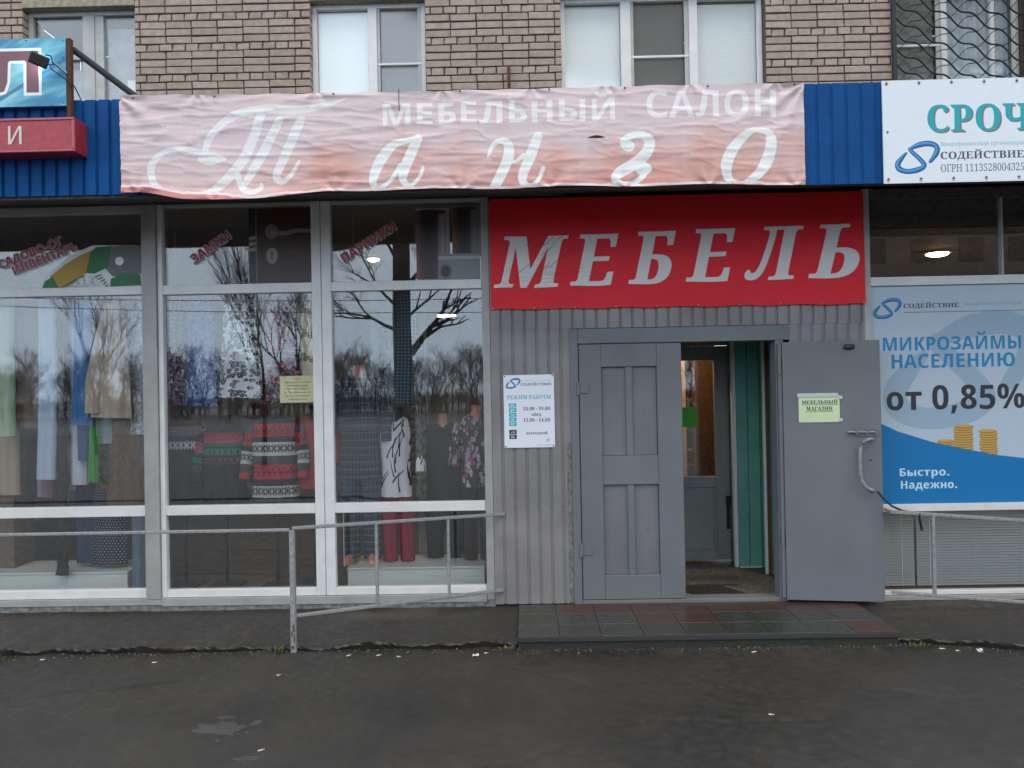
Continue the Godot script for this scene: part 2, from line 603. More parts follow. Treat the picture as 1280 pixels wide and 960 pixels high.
func build_ground() -> void:
	for c in [[-3.6, 1.6, 14, 0.11, -0.02], [-3.5, 2.75, 9, 0.10, -0.02], [-0.8, 2.75, 9, 0.12, -0.05], [0.4, 2.1, 10, 0.13, 0.015], [1.7, 1.5, 8, 0.11, 0.05], [-0.2, 1.15, 9, 0.08, 0.05]]:
		var pts := []
		var p := Vector2(c[0], c[1])
		for k in int(c[2]):
			pts.append(p)
			p += Vector2(c[3], c[4] + rng.randf_range(-0.05, 0.05))
		cracks.append(pts)
	var xs := []
	var x := -4.2
	while x < 4.2:
		xs.append(x)
		x += 0.022
	var stepx := 0.06
	while x < 260.0:
		xs.append(x)
		xs.push_front(-x)
		x += stepx
		stepx *= 1.25
	var zs := []
	var z := 0.45
	while z < 3.4:
		zs.append(z)
		z += 0.02
	var stepz := 0.05
	while z < 260.0:
		zs.append(z)
		z += stepz
		stepz *= 1.2
	for b in [0.0, -4.0, -14.0, -60.0, -200.0]:
		zs.push_front(b)
	var st := SurfaceTool.new()
	st.begin(Mesh.PRIMITIVE_TRIANGLES)
	st.set_smooth_group(0)
	var P := []
	var K := []
	for zz in zs:
		var row := []
		var kow := []
		for xx in xs:
			var y := ground_height(xx, zz) if absf(xx) < 7.0 and zz > -0.5 and zz < 7.0 else -0.004
			row.append(Vector3(xx, y, zz))
			var k := 0.5 + 0.5 * nz.get_noise_2d(xx * 35 + 300, zz * 35)
			var d := 0.5 + 0.5 * nz.get_noise_2d(xx * 150 - 70, zz * 150 + 30)
			var c := Color(0.072, 0.061, 0.051).lerp(Color(0.055, 0.050, 0.0445), clampf(k * 1.6 - 0.3, 0, 1))
			c = c.lerp(Color(0.086, 0.069, 0.053), clampf(d * 1.9 - 1.15, 0, 1))
			c *= 1.0 + 0.18 * nz.get_noise_2d(xx * 800 + 11, zz * 800) + 0.35 * nz.get_noise_2d(xx * 90 + 700, zz * 90)
			# pale grit swept against the broken edge
			c = c.lerp(Color(0.11, 0.09, 0.064), clampf(1.0 - absf(zz - 0.93) / 0.10, 0, 1) * clampf(nz.get_noise_2d(xx * 300, 7.0 + zz * 200) * 2.2, 0, 1) * 0.8)
			kow.append(c)
		P.append(row)
		K.append(kow)
	for j in zs.size() - 1:
		for i in xs.size() - 1:
			for q in [[j, i], [j, i + 1], [j + 1, i + 1], [j, i], [j + 1, i + 1], [j + 1, i]]:
				st.set_color(K[q[0]][q[1]])
				st.add_vertex(P[q[0]][q[1]])
	st.generate_normals()
	var m := StandardMaterial3D.new()
	m.vertex_color_use_as_albedo = true
	m.albedo_texture = noise_tex(21, 0.24, 3, Color(0.5, 0.5, 0.5), Color(1, 1, 1))
	m.uv1_triplanar = true
	m.uv1_world_triplanar = true
	m.uv1_scale = Vector3.ONE / 0.55
	m.heightmap_enabled = true
	m.heightmap_texture = m.albedo_texture
	m.heightmap_scale = 0.3
	m.roughness = 0.95
	m.roughness_texture = noise_tex(22, 0.012, 4, Color(0.30, 0.30, 0.30), Color(0.75, 0.75, 0.75))
	M.asphalt = m
	setting("ground", st.commit(), m)
	# standing water
	var w := StandardMaterial3D.new()
	w.albedo_color = lin(0.045, 0.040, 0.034)
	w.roughness = 0.16
	setting("puddle", cbox(1.95, 0.012, 1.1, 0.001), w, Vector3(-1.775, -0.0165, 2.30))
	var road := mat(lin(0.10, 0.10, 0.10), 0.5, 0.0, [23, 0.02, 4, 0.7, 3.0])
	setting("road", cbox(180, 0.03, 12, 0.01), road, Vector3(0, 0.0, 37.0))

func edge_of_strip(x: float) -> float:
	return 0.80 + nz.get_noise_2d(x * 45, 11.0) * 0.05 + nz.get_noise_2d(x * 260, 3.0) * 0.035 + nz.get_noise_2d(x * 900, 23.0) * 0.014 + (0.18 * smoothstep(2.4, 3.3, x))

func build_strip(x0: float, x1: float) -> void:
	var st := SurfaceTool.new()
	st.begin(Mesh.PRIMITIVE_TRIANGLES)
	st.set_smooth_group(0)
	var nx := int((x1 - x0) / 0.028)
	var P := []
	var K := []
	for j in 36:
		var row := []
		var kow := []
		for i in nx + 1:
			var x := x0 + (x1 - x0) * i / nx
			var e := edge_of_strip(x)
			var v := j / 33.0
			var z := lerpf(-0.02, e, minf(v, 1.0))
			var lip := 0.040 + 0.026 * nz.get_noise_2d(x * 160, 41.0)
			var y := lerpf(0.085, lip, minf(v, 1.0) ** 0.8) + nz.get_noise_2d(x * 90, z * 90 + 9) * 0.006 + nz.get_noise_2d(x * 900, z * 900) * 0.0022
			if j == 34:
				z = e + 0.004
				y -= 0.012
			elif j == 35:
				z = e - 0.045
				y = -0.05
			if j > 30:
				y += rng.randf_range(-0.006, 0.004)
				z += rng.randf_range(-0.009, 0.009)
			row.append(Vector3(x, y, z))
			var c := Color(0.072, 0.062, 0.052).lerp(Color(0.056, 0.051, 0.046), clampf(0.5 + nz.get_noise_2d(x * 60, z * 60), 0, 1))
			var silt := clampf(nz.get_noise_2d(x * 80 + 40, z * 130) * 2.5 + 0.6, 0, 1) * smoothstep(-1.7, -1.1, x) * smoothstep(-0.2, -0.5, x) * smoothstep(0.36, 0.12, z)
			c = c.lerp(Color(0.17, 0.145, 0.12), silt * 0.85)
			var moss := clampf(nz.get_noise_2d(x * 200 + 5, z * 200) * 2.0 + 0.5, 0, 1) * smoothstep(-2.7, -3.4, x) * smoothstep(0.40, 0.05, z)
			c = c.lerp(Color(0.030, 0.038, 0.010), moss * 0.7)
			kow.append(c)
		P.append(row)
		K.append(kow)
	for j in 35:
		st.set_smooth_group(0 if j < 31 else -1)
		for i in nx:
			for q in [[j, i], [j, i + 1], [j + 1, i + 1], [j, i], [j + 1, i + 1], [j + 1, i]]:
				st.set_color(K[q[0]][q[1]])
				st.add_vertex(P[q[0]][q[1]])
	st.generate_normals()
	setting("pavement", st.commit(), M.asphalt)

# ------------------------------------------------------------------ the brick block above
const WALL_Z := -1.7
const COURSE := 0.0766
const HOLES := [[-4.99, -3.85], [-2.09, -0.93], [0.42, 2.45], [3.69, 5.0]]
const HEAD := 5.70
const SILL := 4.45

func build_block() -> void:
	var b := thing("apartment_building", "tan brick apartment block with white windows rising above the shop canopy", "building", Vector3(0, 3.6, WALL_Z))
	var wall := slab(b, "wall", M.mortar, -9, HOLES[0][0], 3.6, 9, WALL_Z - 0.38, WALL_Z - 0.016, 0.0)
	for k in 4:
		var to: float = HOLES[k + 1][0] if k < 3 else 9.0
		slab(b, "wall", M.mortar, HOLES[k][1], to, 3.6, 9, WALL_Z - 0.38, WALL_Z - 0.016, 0.0)
		slab(b, "wall", M.mortar, HOLES[k][0], HOLES[k][1], 3.6, SILL, WALL_Z - 0.38, WALL_Z - 0.016, 0.0)
		slab(b, "wall", M.mortar, HOLES[k][0], HOLES[k][1], HEAD + 0.14, 9, WALL_Z - 0.38, WALL_Z - 0.016, 0.0)
		slab(b, "lintel", M.lintel, HOLES[k][0] - 0.0, HOLES[k][1] + 0.0, HEAD, HEAD + 0.139, WALL_Z - 0.37, WALL_Z + 0.004)
	slab(b, "floor_slab", M.concrete, -9, 9, 3.44, 3.56, -8.4, WALL_Z)
	# bricks: three stretcher courses to one of headers
	var tones := []
	for k in 7:
		var f := 0.93 + 0.024 * k
		var c := Vector3(0.425, 0.33, 0.27) * f
		if k == 2:
			c = Vector3(0.39, 0.30, 0.243)
		if k == 5:
			c = Vector3(0.43, 0.355, 0.30)
		tones.append(mat(lin(c.x, c.y, c.z), 0.9, 0.0, [30 + k % 2, 0.012, 4, 0.86, 0.6], 0.05))
	var near := []
	var far := []
	var y := 3.62
	var row := 0
	while y < 6.4:
		var header := row % 4 == 1
		var len := 0.13 if header else 0.26
		var x := -9.0 + (0.0 if row % 4 == 0 else 0.065 if header else 0.0) + (0.0 if row % 8 < 4 else 0.004)
		while x < 9.0:
			var a := x
			var e := x + len
			var cut := [[a, e]]
			for h in HOLES:
				if y + COURSE > SILL and y < HEAD + 0.139 and e > h[0] and a < h[1]:
					cut = []
					if h[0] - a > 0.03:
						cut.append([a, h[0] + 0.012])
					if e - h[1] > 0.03:
						cut.append([h[1] - 0.002, e])
			for c in cut:
				var item := [c[0], c[1], y]
				if c[0] > -5.5 and c[1] < 5.6 and y > 4.69 and y < 5.72:
					near.append(item)
				else:
					far.append(item)
			x += len
		y += COURSE
		row += 1
	near.sort_custom(func(p, q): return absf(p[0] * 0.18) + absf(p[2] - 5.2) < absf(q[0] * 0.18) + absf(q[2] - 5.2))
	while near.size() > 298:
		far.append(near.pop_back())
	var shapes := {}
	for it in near:
		var w: float = snappedf(it[1] - it[0] - 0.013, 0.004)
		var v := rng.randi() % 3
		var key := "%.3f_%d" % [w, v]
		if not shapes.has(key):
			shapes[key] = brick_mesh(w, 0.0625, 0.11, v)
		part(wall, "brick", shapes[key], tones[rng.randi() % 7], Vector3((it[0] + it[1]) / 2 + rng.randf_range(-0.002, 0.002), it[2] + 0.033 + rng.randf_range(-0.0015, 0.0015), WALL_Z - 0.055 + rng.randf_range(-0.004, 0.004)) - b.position - wall.position, Vector3(0, 0, rng.randf_range(-0.011, 0.011)))
	var packs := []
	for k in 7:
		var s := SurfaceTool.new()
		s.begin(Mesh.PRIMITIVE_TRIANGLES)
		packs.append(s)
	for it in far:
		var w: float = snappedf(it[1] - it[0] - 0.013, 0.004)
		var key := "%.3f_%d" % [w, 0]
		if not shapes.has(key):
			shapes[key] = brick_mesh(w, 0.0625, 0.11, 0)
		packs[rng.randi() % 7].append_from(shapes[key], 0, Transform3D(Basis(), Vector3((it[0] + it[1]) / 2, it[2] + 0.033, WALL_Z - 0.055 + rng.randf_range(-0.0025, 0.0025)) - b.position - wall.position))
	for k in 7:
		part(wall, "brickwork", packs[k].commit(), tones[k]).set_meta("kind", "stuff")
	# windows
	upper_window(b, 0)
	upper_window(b, 1)
	upper_window(b, 2)
	upper_window(b, 3)
	window_grille()
	var pipe := single("rusty_bracket", "rusty iron bracket sticking up from brick wall above banner", "bracket", tube([Vector3(-0.10, 4.60, WALL_Z - 0.02), Vector3(-0.10, 4.66, WALL_Z + 0.06), Vector3(-0.10, 4.96, WALL_Z + 0.07), Vector3(-0.10, 4.98, WALL_Z - 0.02)], 0.016), M.rust)

func brick_mesh(w: float, h: float, d: float, v: int) -> ArrayMesh:
	var r := RandomNumberGenerator.new()
	r.seed = 100 + v + int(w * 1000)
	var base := cbox(w, h, d, 0.004)
	if v == 0:
		return base
	# chipped and warped copies
	var mdt := MeshDataTool.new()
	mdt.create_from_surface(base, 0)
	var moved := {}
	for i in mdt.get_vertex_count():
		var p := mdt.get_vertex(i)
		var key := p.snapped(Vector3.ONE * 0.02)
		if not moved.has(key):
			moved[key] = Vector3(r.randf_range(-1, 1), r.randf_range(-1, 1), 0) * (0.003 if v == 1 else 0.006)
		mdt.set_vertex(i, p + moved[key])
	var out := ArrayMesh.new()
	mdt.commit_to_surface(out)
	return out

func upper_window(b: Node3D, k: int) -> void:
	var x0: float = HOLES[k][0] + 0.004
	var x1: float = HOLES[k][1] - 0.004
	var zf := WALL_Z - 0.10
	var w := Node3D.new()
	w.name = "window"
	b.add_child(w, true)
	w.position = Vector3((x0 + x1) / 2, SILL, zf) - b.position
	var off := Vector3((x0 + x1) / 2, SILL, zf)
	var put := func(called: String, m: Material, xa: float, xb: float, ya: float, yb: float, za: float, zb: float):
		part(w, called, cbox(xb - xa, yb - ya, absf(zb - za), 0.004), m, Vector3((xa + xb) / 2, (ya + yb) / 2, zf + (za + zb) / 2) - off)
	var pane := func(xa: float, xb: float, ya: float, yb: float):
		var st := SurfaceTool.new()
		st.begin(Mesh.PRIMITIVE_TRIANGLES)
		st.append_from(cbox(xb - xa, yb - ya, 0.004, 0.0005), 0, Transform3D())
		st.append_from(cbox(xb - xa, yb - ya, 0.004, 0.0005), 0, Transform3D(Basis(), Vector3(0, 0, -0.02)))
		part(w, "pane", st.commit(), M.glass, Vector3((xa + xb) / 2, (ya + yb) / 2, zf - 0.035) - off)
	var pv: Material = M.pvc_old if k == 0 else M.pvc
	var fw := 0.045
	put.call("frame", pv, x0, x0 + fw, SILL, HEAD, -0.06, 0)
	put.call("frame", pv, x1 - fw, x1, SILL, HEAD, -0.06, 0)
	put.call("frame", pv, x0 + fw, x1 - fw, HEAD - fw, HEAD, -0.06, -0.001)
	put.call("frame", pv, x0 + fw, x1 - fw, SILL, SILL + fw, -0.06, -0.001)
	# cells: [left, right, what hangs behind]
	var cells := []
	var blind := mat(lin(0.80, 0.86, 0.86), 0.8)
	var net := mat(lin(0.105, 0.115, 0.12), 0.9, 0.0, [42, 0.2, 2, 0.85, 0.1])
	var curtain := mat(lin(0.33, 0.36, 0.39), 0.9, 0.0, [43, 0.01, 3, 0.85, 0.8])
	if k == 0:
		put.call("mullion", pv, -4.43, -4.31, SILL + fw, HEAD - fw, -0.06, -0.002)
		put.call("sash", pv, -4.31, -4.22, SILL + fw, HEAD - fw, -0.055, -0.012)
		put.call("transom", pv, -4.945, -4.43, 5.21, 5.26, -0.055, -0.006)
		cells = [[-4.94, -4.43, "dim"], [-4.22, -3.9, "curtain"]]
	elif k == 1:
		put.call("mullion", pv, -1.52, -1.43, SILL + fw, HEAD - fw, -0.06, 0.004)
		cells = [[-2.045, -1.52, "blind"], [-1.43, -0.975, "net"]]
	elif k == 2:
		put.call("mullion", pv, 1.03, 1.13, SILL + fw, HEAD - fw, -0.06, 0.004)
		put.call("mullion", pv, 1.715, 1.80, SILL + fw, HEAD - fw, -0.06, 0.004)
		cells = [[0.465, 1.03, "blind"], [1.13, 1.715, "net"], [1.80, 2.405, "lined"]]
	else:
		put.call("mullion", pv, 4.225, 4.285, SILL + fw, HEAD - fw, -0.06, 0.004)
		cells = [[3.735, 4.225, "net"], [4.285, 4.955, "folds"]]
	for c in cells:
		pane.call(c[0], c[1], SILL + fw, HEAD - fw)
		if c[2] == "net":
			var by := 5.085 if k == 2 else 5.075 if k == 1 else 5.13
			put.call("net_bar", pv, c[0], c[1], by, by + 0.024, -0.03, -0.008)
			put.call("net_frame", M.pvc_dim, c[0], c[0] + 0.03, SILL + fw, HEAD - fw, -0.031, -0.012)
			put.call("net_frame", M.pvc_dim, c[1] - 0.045, c[1], SILL + fw, HEAD - fw, -0.031, -0.012)
			put.call("mosquito_net", net, c[0] + 0.03, c[1] - 0.045, SILL + fw, HEAD - fw, -0.085, -0.080)
		elif c[2] == "blind":
			put.call("blind", blind, c[0], c[1], SILL + fw, HEAD - fw, -0.10, -0.085)
		elif c[2] == "lined":
			var st := SurfaceTool.new()
			st.begin(Mesh.PRIMITIVE_TRIANGLES)
			var yy := SILL + fw
			while yy < HEAD - fw - 0.02:
				st.append_from(cbox(c[1] - c[0], 0.0195, 0.008, 0.004), 0, Transform3D(Basis(), Vector3((c[0] + c[1]) / 2, yy + 0.01, zf - 0.09) - off))
				yy += 0.0205
			part(w, "blind", st.commit(), blind)
		elif c[2] == "dim":
			put.call("curtain", curtain, c[0] + 0.04, c[1] - 0.03, SILL + fw, 5.15, -0.14, -0.12)
		elif c[2] == "curtain":
			put.call("curtain", curtain, c[0], c[1], SILL + fw, HEAD - fw - 0.1, -0.12, -0.10)
			put.call("paper", M.white, -4.02, -3.91, SILL + fw, 5.02, -0.095, -0.09)
		else:
			var cw: float = c[1] - c[0]
			var cm := sheet(60, 1, func(u, v): return Vector3(c[0] + u * cw, lerpf(HEAD - fw, SILL + fw, v), zf - 0.12 + 0.02 * sin(u * 40.0) + 0.008 * sin(u * 23.0)) - off, 0.004)
			part(w, "curtain", cm, mat(lin(0.42, 0.50, 0.56), 0.9))
			put.call("sash", pv, 4.72, 4.76, SILL + fw, HEAD - fw, -0.05, -0.004)
	# the dim room behind
	var room := mat(lin(0.30, 0.29, 0.275), 0.95)
	put.call("room_back", room, x0 - 0.2, x1 + 0.2, SILL - 0.2, HEAD + 0.1, -1.4, -1.35)
	put.call("room_side", room, x0 - 0.24, x0 - 0.2, SILL - 0.2, HEAD + 0.1, -1.35, -0.29)
	put.call("room_side", room, x1 + 0.2, x1 + 0.24, SILL - 0.2, HEAD + 0.1, -1.35, -0.29)
	put.call("room_ceiling", room, x0 - 0.2, x1 + 0.2, HEAD + 0.1, HEAD + 0.14, -1.35, -0.29)
	put.call("room_floor", room, x0 - 0.2, x1 + 0.2, SILL - 0.24, SILL - 0.2, -1.35, -0.29)

func window_grille() -> void:
	var g := thing("window_grille", "black wavy diagonal bar grille over the right upper window", "grille", Vector3(4.34, 4.5, WALL_Z + 0.03))
	var iron := mat(lin(0.02, 0.024, 0.026), 0.5, 0.3)
	for x in [3.70, 4.985]:
		slab(g, "frame_bar", iron, x - 0.02, x + 0.02, 4.46, 5.69, WALL_Z + 0.01, WALL_Z + 0.045)
	for d in [-1, 1]:
		for k in range(-2, 14):
			var pts := []
			for i in 60:
				var x := 3.70 + 1.285 * i / 59.0
				var y: float = 4.2 + k * 0.155 + d * ((x - 4.34) * 0.62) + 0.026 * sin(x * 23.0 + d * 0.8)
				if y > 4.47 and y < 5.69:
					pts.append(Vector3(x, y, WALL_Z + (0.035 if d < 0 else 0.017)) - g.position)
			if pts.size() > 3:
				part(g, "bar", tube(pts, 0.0085 if d < 0 else 0.0045, 6), iron)

# ------------------------------------------------------------------ canopy and its fascia
func build_canopy() -> void:
	var c := thing("canopy", "deep blue steel shop canopy running over the windows and door", "canopy", Vector3(0, 3.3, 0.4))
	slab(c, "roof_deck", M.bitumen, -8, 8, 3.56, 3.62, WALL_Z + 0.01, 0.90)
	slab(c, "soffit", M.soffit, -8, 8, 3.29, 3.33, 0.055, 0.90)
	slab(c, "fascia_rail", M.soffit, -8, 8, 3.12, 3.17, 0.84, 0.915)
	slab(c, "fascia_rail", M.soffit, -8, 8, 3.70, 3.75, 0.84, 0.915)
	var left := ribbed(5.32, 0.645, 0.092, 0.028, 0.018)
	part(c, "fascia_sheet", left, M.blue, Vector3(-8, 3.138, 0.94) - c.position)
	part(c, "fascia_sheet", ribbed(4.57, 0.62, 0.118, 0.03, 0.012), M.blue, Vector3(-2.678, 3.13, 0.938) - c.position)
	part(c, "fascia_sheet", ribbed(6.1, 0.675, 0.098, 0.024, 0.008), M.blue, Vector3(1.893, 3.098, 0.94) - c.position)
	slab(c, "wall_plate", M.soffit, -8, 8, 3.335, 3.55, -0.05, 0.05)

# ------------------------------------------------------------------ shop windows
func build_shopfront() -> void:
	var z := 0.0
	# plain post and window at the left
	var a := thing("shop_window", "leftmost display window with garments hung close behind the glass", "window", Vector3(-4.1, 0.13, 0))
	slab(a, "post", M.grey_post, -3.005, -2.89, 0.175, 3.285, -0.09, 0.025)
	slab(a, "transom", M.pvc, -6.2, -3.006, 2.578, 2.645, -0.06, 0.0)
	slab(a, "rail", M.pvc, -6.2, -3.006, 0.825, 0.905, -0.06, 0.0)
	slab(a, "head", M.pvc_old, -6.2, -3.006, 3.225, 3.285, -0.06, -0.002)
	slab(a, "bottom_frame", M.pvc, -6.2, -3.006, 0.182, 0.25, -0.06, 0.0)
	slab(a, "sill", M.grey_post, -6.2, -2.885, 0.128, 0.180, -0.08, 0.02)
	slab(a, "mullion", M.pvc, -5.35, -5.25, 0.251, 2.577, -0.061, 0.001)
	for r in [[0.25, 0.825], [0.905, 2.578], [2.645, 3.225]]:
		glazing(a, -6.2, -3.006, r[0], r[1], -0.03)
	var b := thing("shop_window", "white double display window between grey post and metal cladding", "window", Vector3(-1.6, 0.13, 0))
	slab(b, "jamb", M.pvc, -2.888, -2.848, 0.182, 3.285, -0.06, 0.004)
	slab(b, "mullion", M.pvc, -1.665, -1.592, 0.182, 3.285, -0.06, 0.004)
	slab(b, "mullion", M.pvc, -1.588, -1.512, 0.182, 3.285, -0.06, 0.003)
	slab(b, "post", M.grey_post, -0.325, -0.264, 0.13, 3.285, -0.08, 0.012)
	slab(b, "sill", M.grey_post, -2.884, -0.327, 0.118, 0.180, -0.08, 0.02)
	for s in [[-2.848, -1.665], [-1.512, -0.326]]:
		slab(b, "transom", M.pvc, s[0], s[1], 2.572, 2.645, -0.06, 0.0)
		slab(b, "rail", M.pvc, s[0], s[1], 0.827, 0.902, -0.06, 0.0)
		slab(b, "bottom_frame", M.pvc, s[0], s[1], 0.182, 0.24, -0.06, 0.0)
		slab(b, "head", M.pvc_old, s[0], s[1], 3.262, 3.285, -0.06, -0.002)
		for r in [[0.24, 0.827], [0.902, 2.572], [2.645, 3.262]]:
			glazing(b, s[0], s[1], r[0], r[1], -0.03)
	# concrete footing under the windows
	var f := thing("footing", "pale chipped concrete footing under the display windows", "footing", Vector3(-3, -0.1, 0))
	part(f, "block", sheet(160, 6, func(u, v): return Vector3(-6.2 + u * 5.94, lerpf(0.127, -0.06, v), 0.012 + nz.get_noise_2d(u * 2600, v * 60) * 0.006), 0.08), M.concrete, -f.position)
	# loan office window
	var c := thing("office_window", "loan office window at the right with poster and blinds", "window", Vector3(4, 0.07, 0))
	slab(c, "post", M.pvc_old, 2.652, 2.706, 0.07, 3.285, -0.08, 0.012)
	slab(c, "transom", M.pvc, 2.707, 7.0, 2.526, 2.594, -0.06, 0.0)
	slab(c, "rail", M.pvc, 2.707, 7.0, 0.765, 0.822, -0.06, 0.0)
	slab(c, "bottom_frame", M.pvc, 2.707, 7.0, 0.118, 0.150, -0.06, 0.0)
	slab(c, "sill", M.grey_post, 2.707, 7.0, 0.062, 0.116, -0.08, 0.02)
	slab(c, "head", M.soffit, 2.707, 7.0, 3.2, 3.285, -0.06, 0.0)
	slab(c, "glazing_bar", M.pvc_dim, 3.734, 3.746, 2.594, 3.2, -0.06, -0.004)
	slab(c, "mullion", M.pvc, 4.45, 4.54, 0.15, 2.526, -0.061, 0.001)
	glazing(c, 2.707, 3.734, 2.594, 3.2, -0.03)
	glazing(c, 3.746, 7.0, 2.594, 3.2, -0.03)
	for s in [[2.707, 4.45], [4.54, 7.0]]:
		glazing(c, s[0], s[1], 0.822, 2.526, -0.03)
		glazing(c, s[0], s[1], 0.15, 0.765, -0.03)
	var f2 := thing("footing", "low dark concrete footing under the loan office window", "footing", Vector3(4.5, -0.1, 0))
	part(f2, "block", sheet(80, 4, func(u, v): return Vector3(2.66 + u * 4.3, lerpf(0.061, -0.06, v), 0.0 + nz.get_noise_2d(u * 2600 + 50, v * 60) * 0.006), 0.08), M.concrete, -f2.position)
	# blinds behind the lower lights
	var slat := mat(lin(0.30, 0.36, 0.38), 0.5)
	for s in [[2.715, 3.06], [3.08, 4.44]]:
		var bl := thing("window_blind", "pale venetian blind of the narrow light behind the open door edge" if s[0] < 3 else "pale venetian blind of the wide light below the poster", "blind", Vector3((s[0] + s[1]) / 2, 0.15, -0.13), "blinds of the loan office")
		var y := 0.17
		while y < 0.76:
			part(bl, "slat", cbox(s[1] - s[0], 0.0015, 0.024, 0.0005), slat, Vector3(0, y - 0.15, 0), Vector3(0.7, 0, 0))
			y += 0.0215
		for x in [s[0] + 0.1, s[1] - 0.1]:
			part(bl, "cord", tube([Vector3(x, 0.16, -0.116) - bl.position, Vector3(x, 0.765, -0.116) - bl.position], 0.0018, 5), M.white)
		part(bl, "head_rail", cbox(s[1] - s[0], 0.03, 0.03), M.white, Vector3(0, 0.635, 0))

# ------------------------------------------------------------------ entrance
func build_entrance() -> void:
	var w := thing("cladding", "grey ribbed metal cladding round the shop door", "cladding", Vector3(1.2, 0.1, 0))
	part(w, "sheet", ribbed(0.618, 2.144, 0.0935, 0.026, 0.010), M.clad, Vector3(-0.262, 0.095, 0.012) - w.position)
	part(w, "sheet", ribbed(2.912, 1.012, 0.0935, 0.022, 0.012), M.clad, Vector3(-0.262, 2.24, 0.016) - w.position)
	part(w, "sheet", ribbed(0.585, 2.144, 0.0935, 0.026, 0.010), M.clad, Vector3(2.066, 0.095, 0.012) - w.position)
	slab(w, "backing", M.dark, -0.262, 0.36, 0.09, 3.28, -0.14, -0.012)
	slab(w, "backing", M.dark, 2.066, 2.65, 0.09, 3.28, -0.14, -0.012)
	slab(w, "backing", M.dark, 0.36, 2.066, 2.24, 3.28, -0.14, -0.012)
	for k in 14:
		part(w, "rivet", cbox(0.008, 0.008, 0.006, 0.002), M.screw, Vector3(-0.10 + (k % 7) * 0.0935, 0.85 if k < 7 else 1.95, 0.014) - w.position)
	slab(w, "patched_strip", M.concrete, 0.318, 0.354, 0.1, 1.35, 0.012, 0.0145, 0.0005)
	# door set
	var d := thing("steel_door", "grey double steel door with left leaf shut and right open", "door", Vector3(1.2, 0.085, 0))
	slab(d, "frame", M.steel, 0.356, 0.418, 0.086, 2.236, -0.12, 0.028)
	slab(d, "frame", M.steel, 0.419, 2.064, 2.118, 2.236, -0.12, 0.0275)
	slab(d, "frame", M.steel, 1.952, 2.012, 0.086, 2.117, -0.12, 0.026)
	slab(d, "threshold", M.steel_pale, 0.419, 1.951, 0.086, 0.118, -0.12, 0.024)
	var leaf := Node3D.new()
	leaf.name = "door_leaf"
	d.add_child(leaf, true)
	leaf.position = Vector3(0.81, 0.12, 0) - d.position
	var L := func(called: String, m: Material, x0: float, x1: float, y0: float, y1: float, z0: float, z1: float):
		part(leaf, called, cbox(x1 - x0, y1 - y0, z1 - z0, 0.004), m, Vector3((x0 + x1) / 2 - 0.81, (y0 + y1) / 2 - 0.12, (z0 + z1) / 2))
	L.call("backing", M.steel, 0.424, 1.222, 0.122, 2.113, -0.06, -0.022)
	L.call("stile", M.steel, 0.424, 0.598, 0.122, 2.113, -0.021, 0.022)
	L.call("stile", M.steel, 1.030, 1.222, 0.122, 2.113, -0.021, 0.022)
	for r in [[0.122, 0.310], [1.013, 1.240], [1.933, 2.113]]:
		L.call("cross_rail", M.steel, 0.5985, 1.0295, r[0], r[1], -0.021, 0.0215)
	for r in [[0.31, 1.013], [1.24, 1.933]]:
		L.call("panel", M.steel_pale, 0.5985, 1.0295, r[0], r[1], -0.0215, -0.004)
		L.call("glazing_strip", M.steel, 0.786, 0.838, r[0], r[1], -0.0035, 0.018)
		for x in [0.69, 0.93]:
			L.call("rivet", M.steel_pale, x, x + 0.012, (r[0] + r[1]) / 2, (r[0] + r[1]) / 2 + 0.012, -0.004, 0.002)
	for y in [1.72, 0.46]:
		part(leaf, "hinge", tube([Vector3(0.415 - 0.81, y - 0.12, 0.034), Vector3(0.415 - 0.81, y + 0.10 - 0.12, 0.034)], 0.013, 10), M.steel)
		L.call("hinge_plate", M.steel, 0.425, 0.50, y + 0.01, y + 0.075, 0.022, 0.029)
	# the open leaf swings almost flat against the wall
	var o := Node3D.new()
	o.name = "door_leaf"
	d.add_child(o, true)
	o.set_meta("label", "plain open steel leaf with tube handle and bolt")
	o.position = Vector3(1.992, 0.112, 0.050) - d.position
	o.rotation.y = -0.148
	var O := func(called: String, m: Material, x0: float, x1: float, y0: float, y1: float, z0: float, z1: float, e := 0.003):
		return part(o, called, cbox(x1 - x0, y1 - y0, z1 - z0, e), m, Vector3((x0 + x1) / 2, (y0 + y1) / 2, (z0 + z1) / 2))
	O.call("skin", M.steel, 0.0, 0.712, 0.0, 1.985, -0.022, 0.022)
	O.call("edge_strip", M.steel, -0.03, -0.001, 0.01, 1.975, -0.02, 0.006)
	part(o, "handle", tube([Vector3(0.64, 1.235, 0.02), Vector3(0.64, 1.235, 0.055), Vector3(0.61, 1.235, 0.07), Vector3(0.57, 1.215, 0.072), Vector3(0.545, 1.17, 0.072), Vector3(0.54, 1.10, 0.072), Vector3(0.54, 0.98, 0.072), Vector3(0.55, 0.92, 0.072), Vector3(0.58, 0.875, 0.072), Vector3(0.62, 0.85, 0.065), Vector3(0.635, 0.845, 0.05), Vector3(0.635, 0.845, 0.02)], 0.0135, 10), M.rail)
	O.call("bolt_plate", M.steel, 0.52, 0.69, 1.255, 1.30, 0.0225, 0.030)
	part(o, "bolt", tube([Vector3(0.465, 1.288, 0.038), Vector3(0.66, 1.288, 0.038)], 0.009, 8), M.rail)
	for x in [0.52, 0.59, 0.66]:
		O.call("bolt_guide", M.steel, x, x + 0.018, 1.27, 1.312, 0.030, 0.048)
	part(o, "bolt_knob", tube([Vector3(0.62, 1.288, 0.042), Vector3(0.62, 1.325, 0.052)], 0.006, 8), M.rail)
	O.call("keyhole", M.black, 0.622, 0.640, 1.068, 1.076, 0.0222, 0.0245, 0.001)
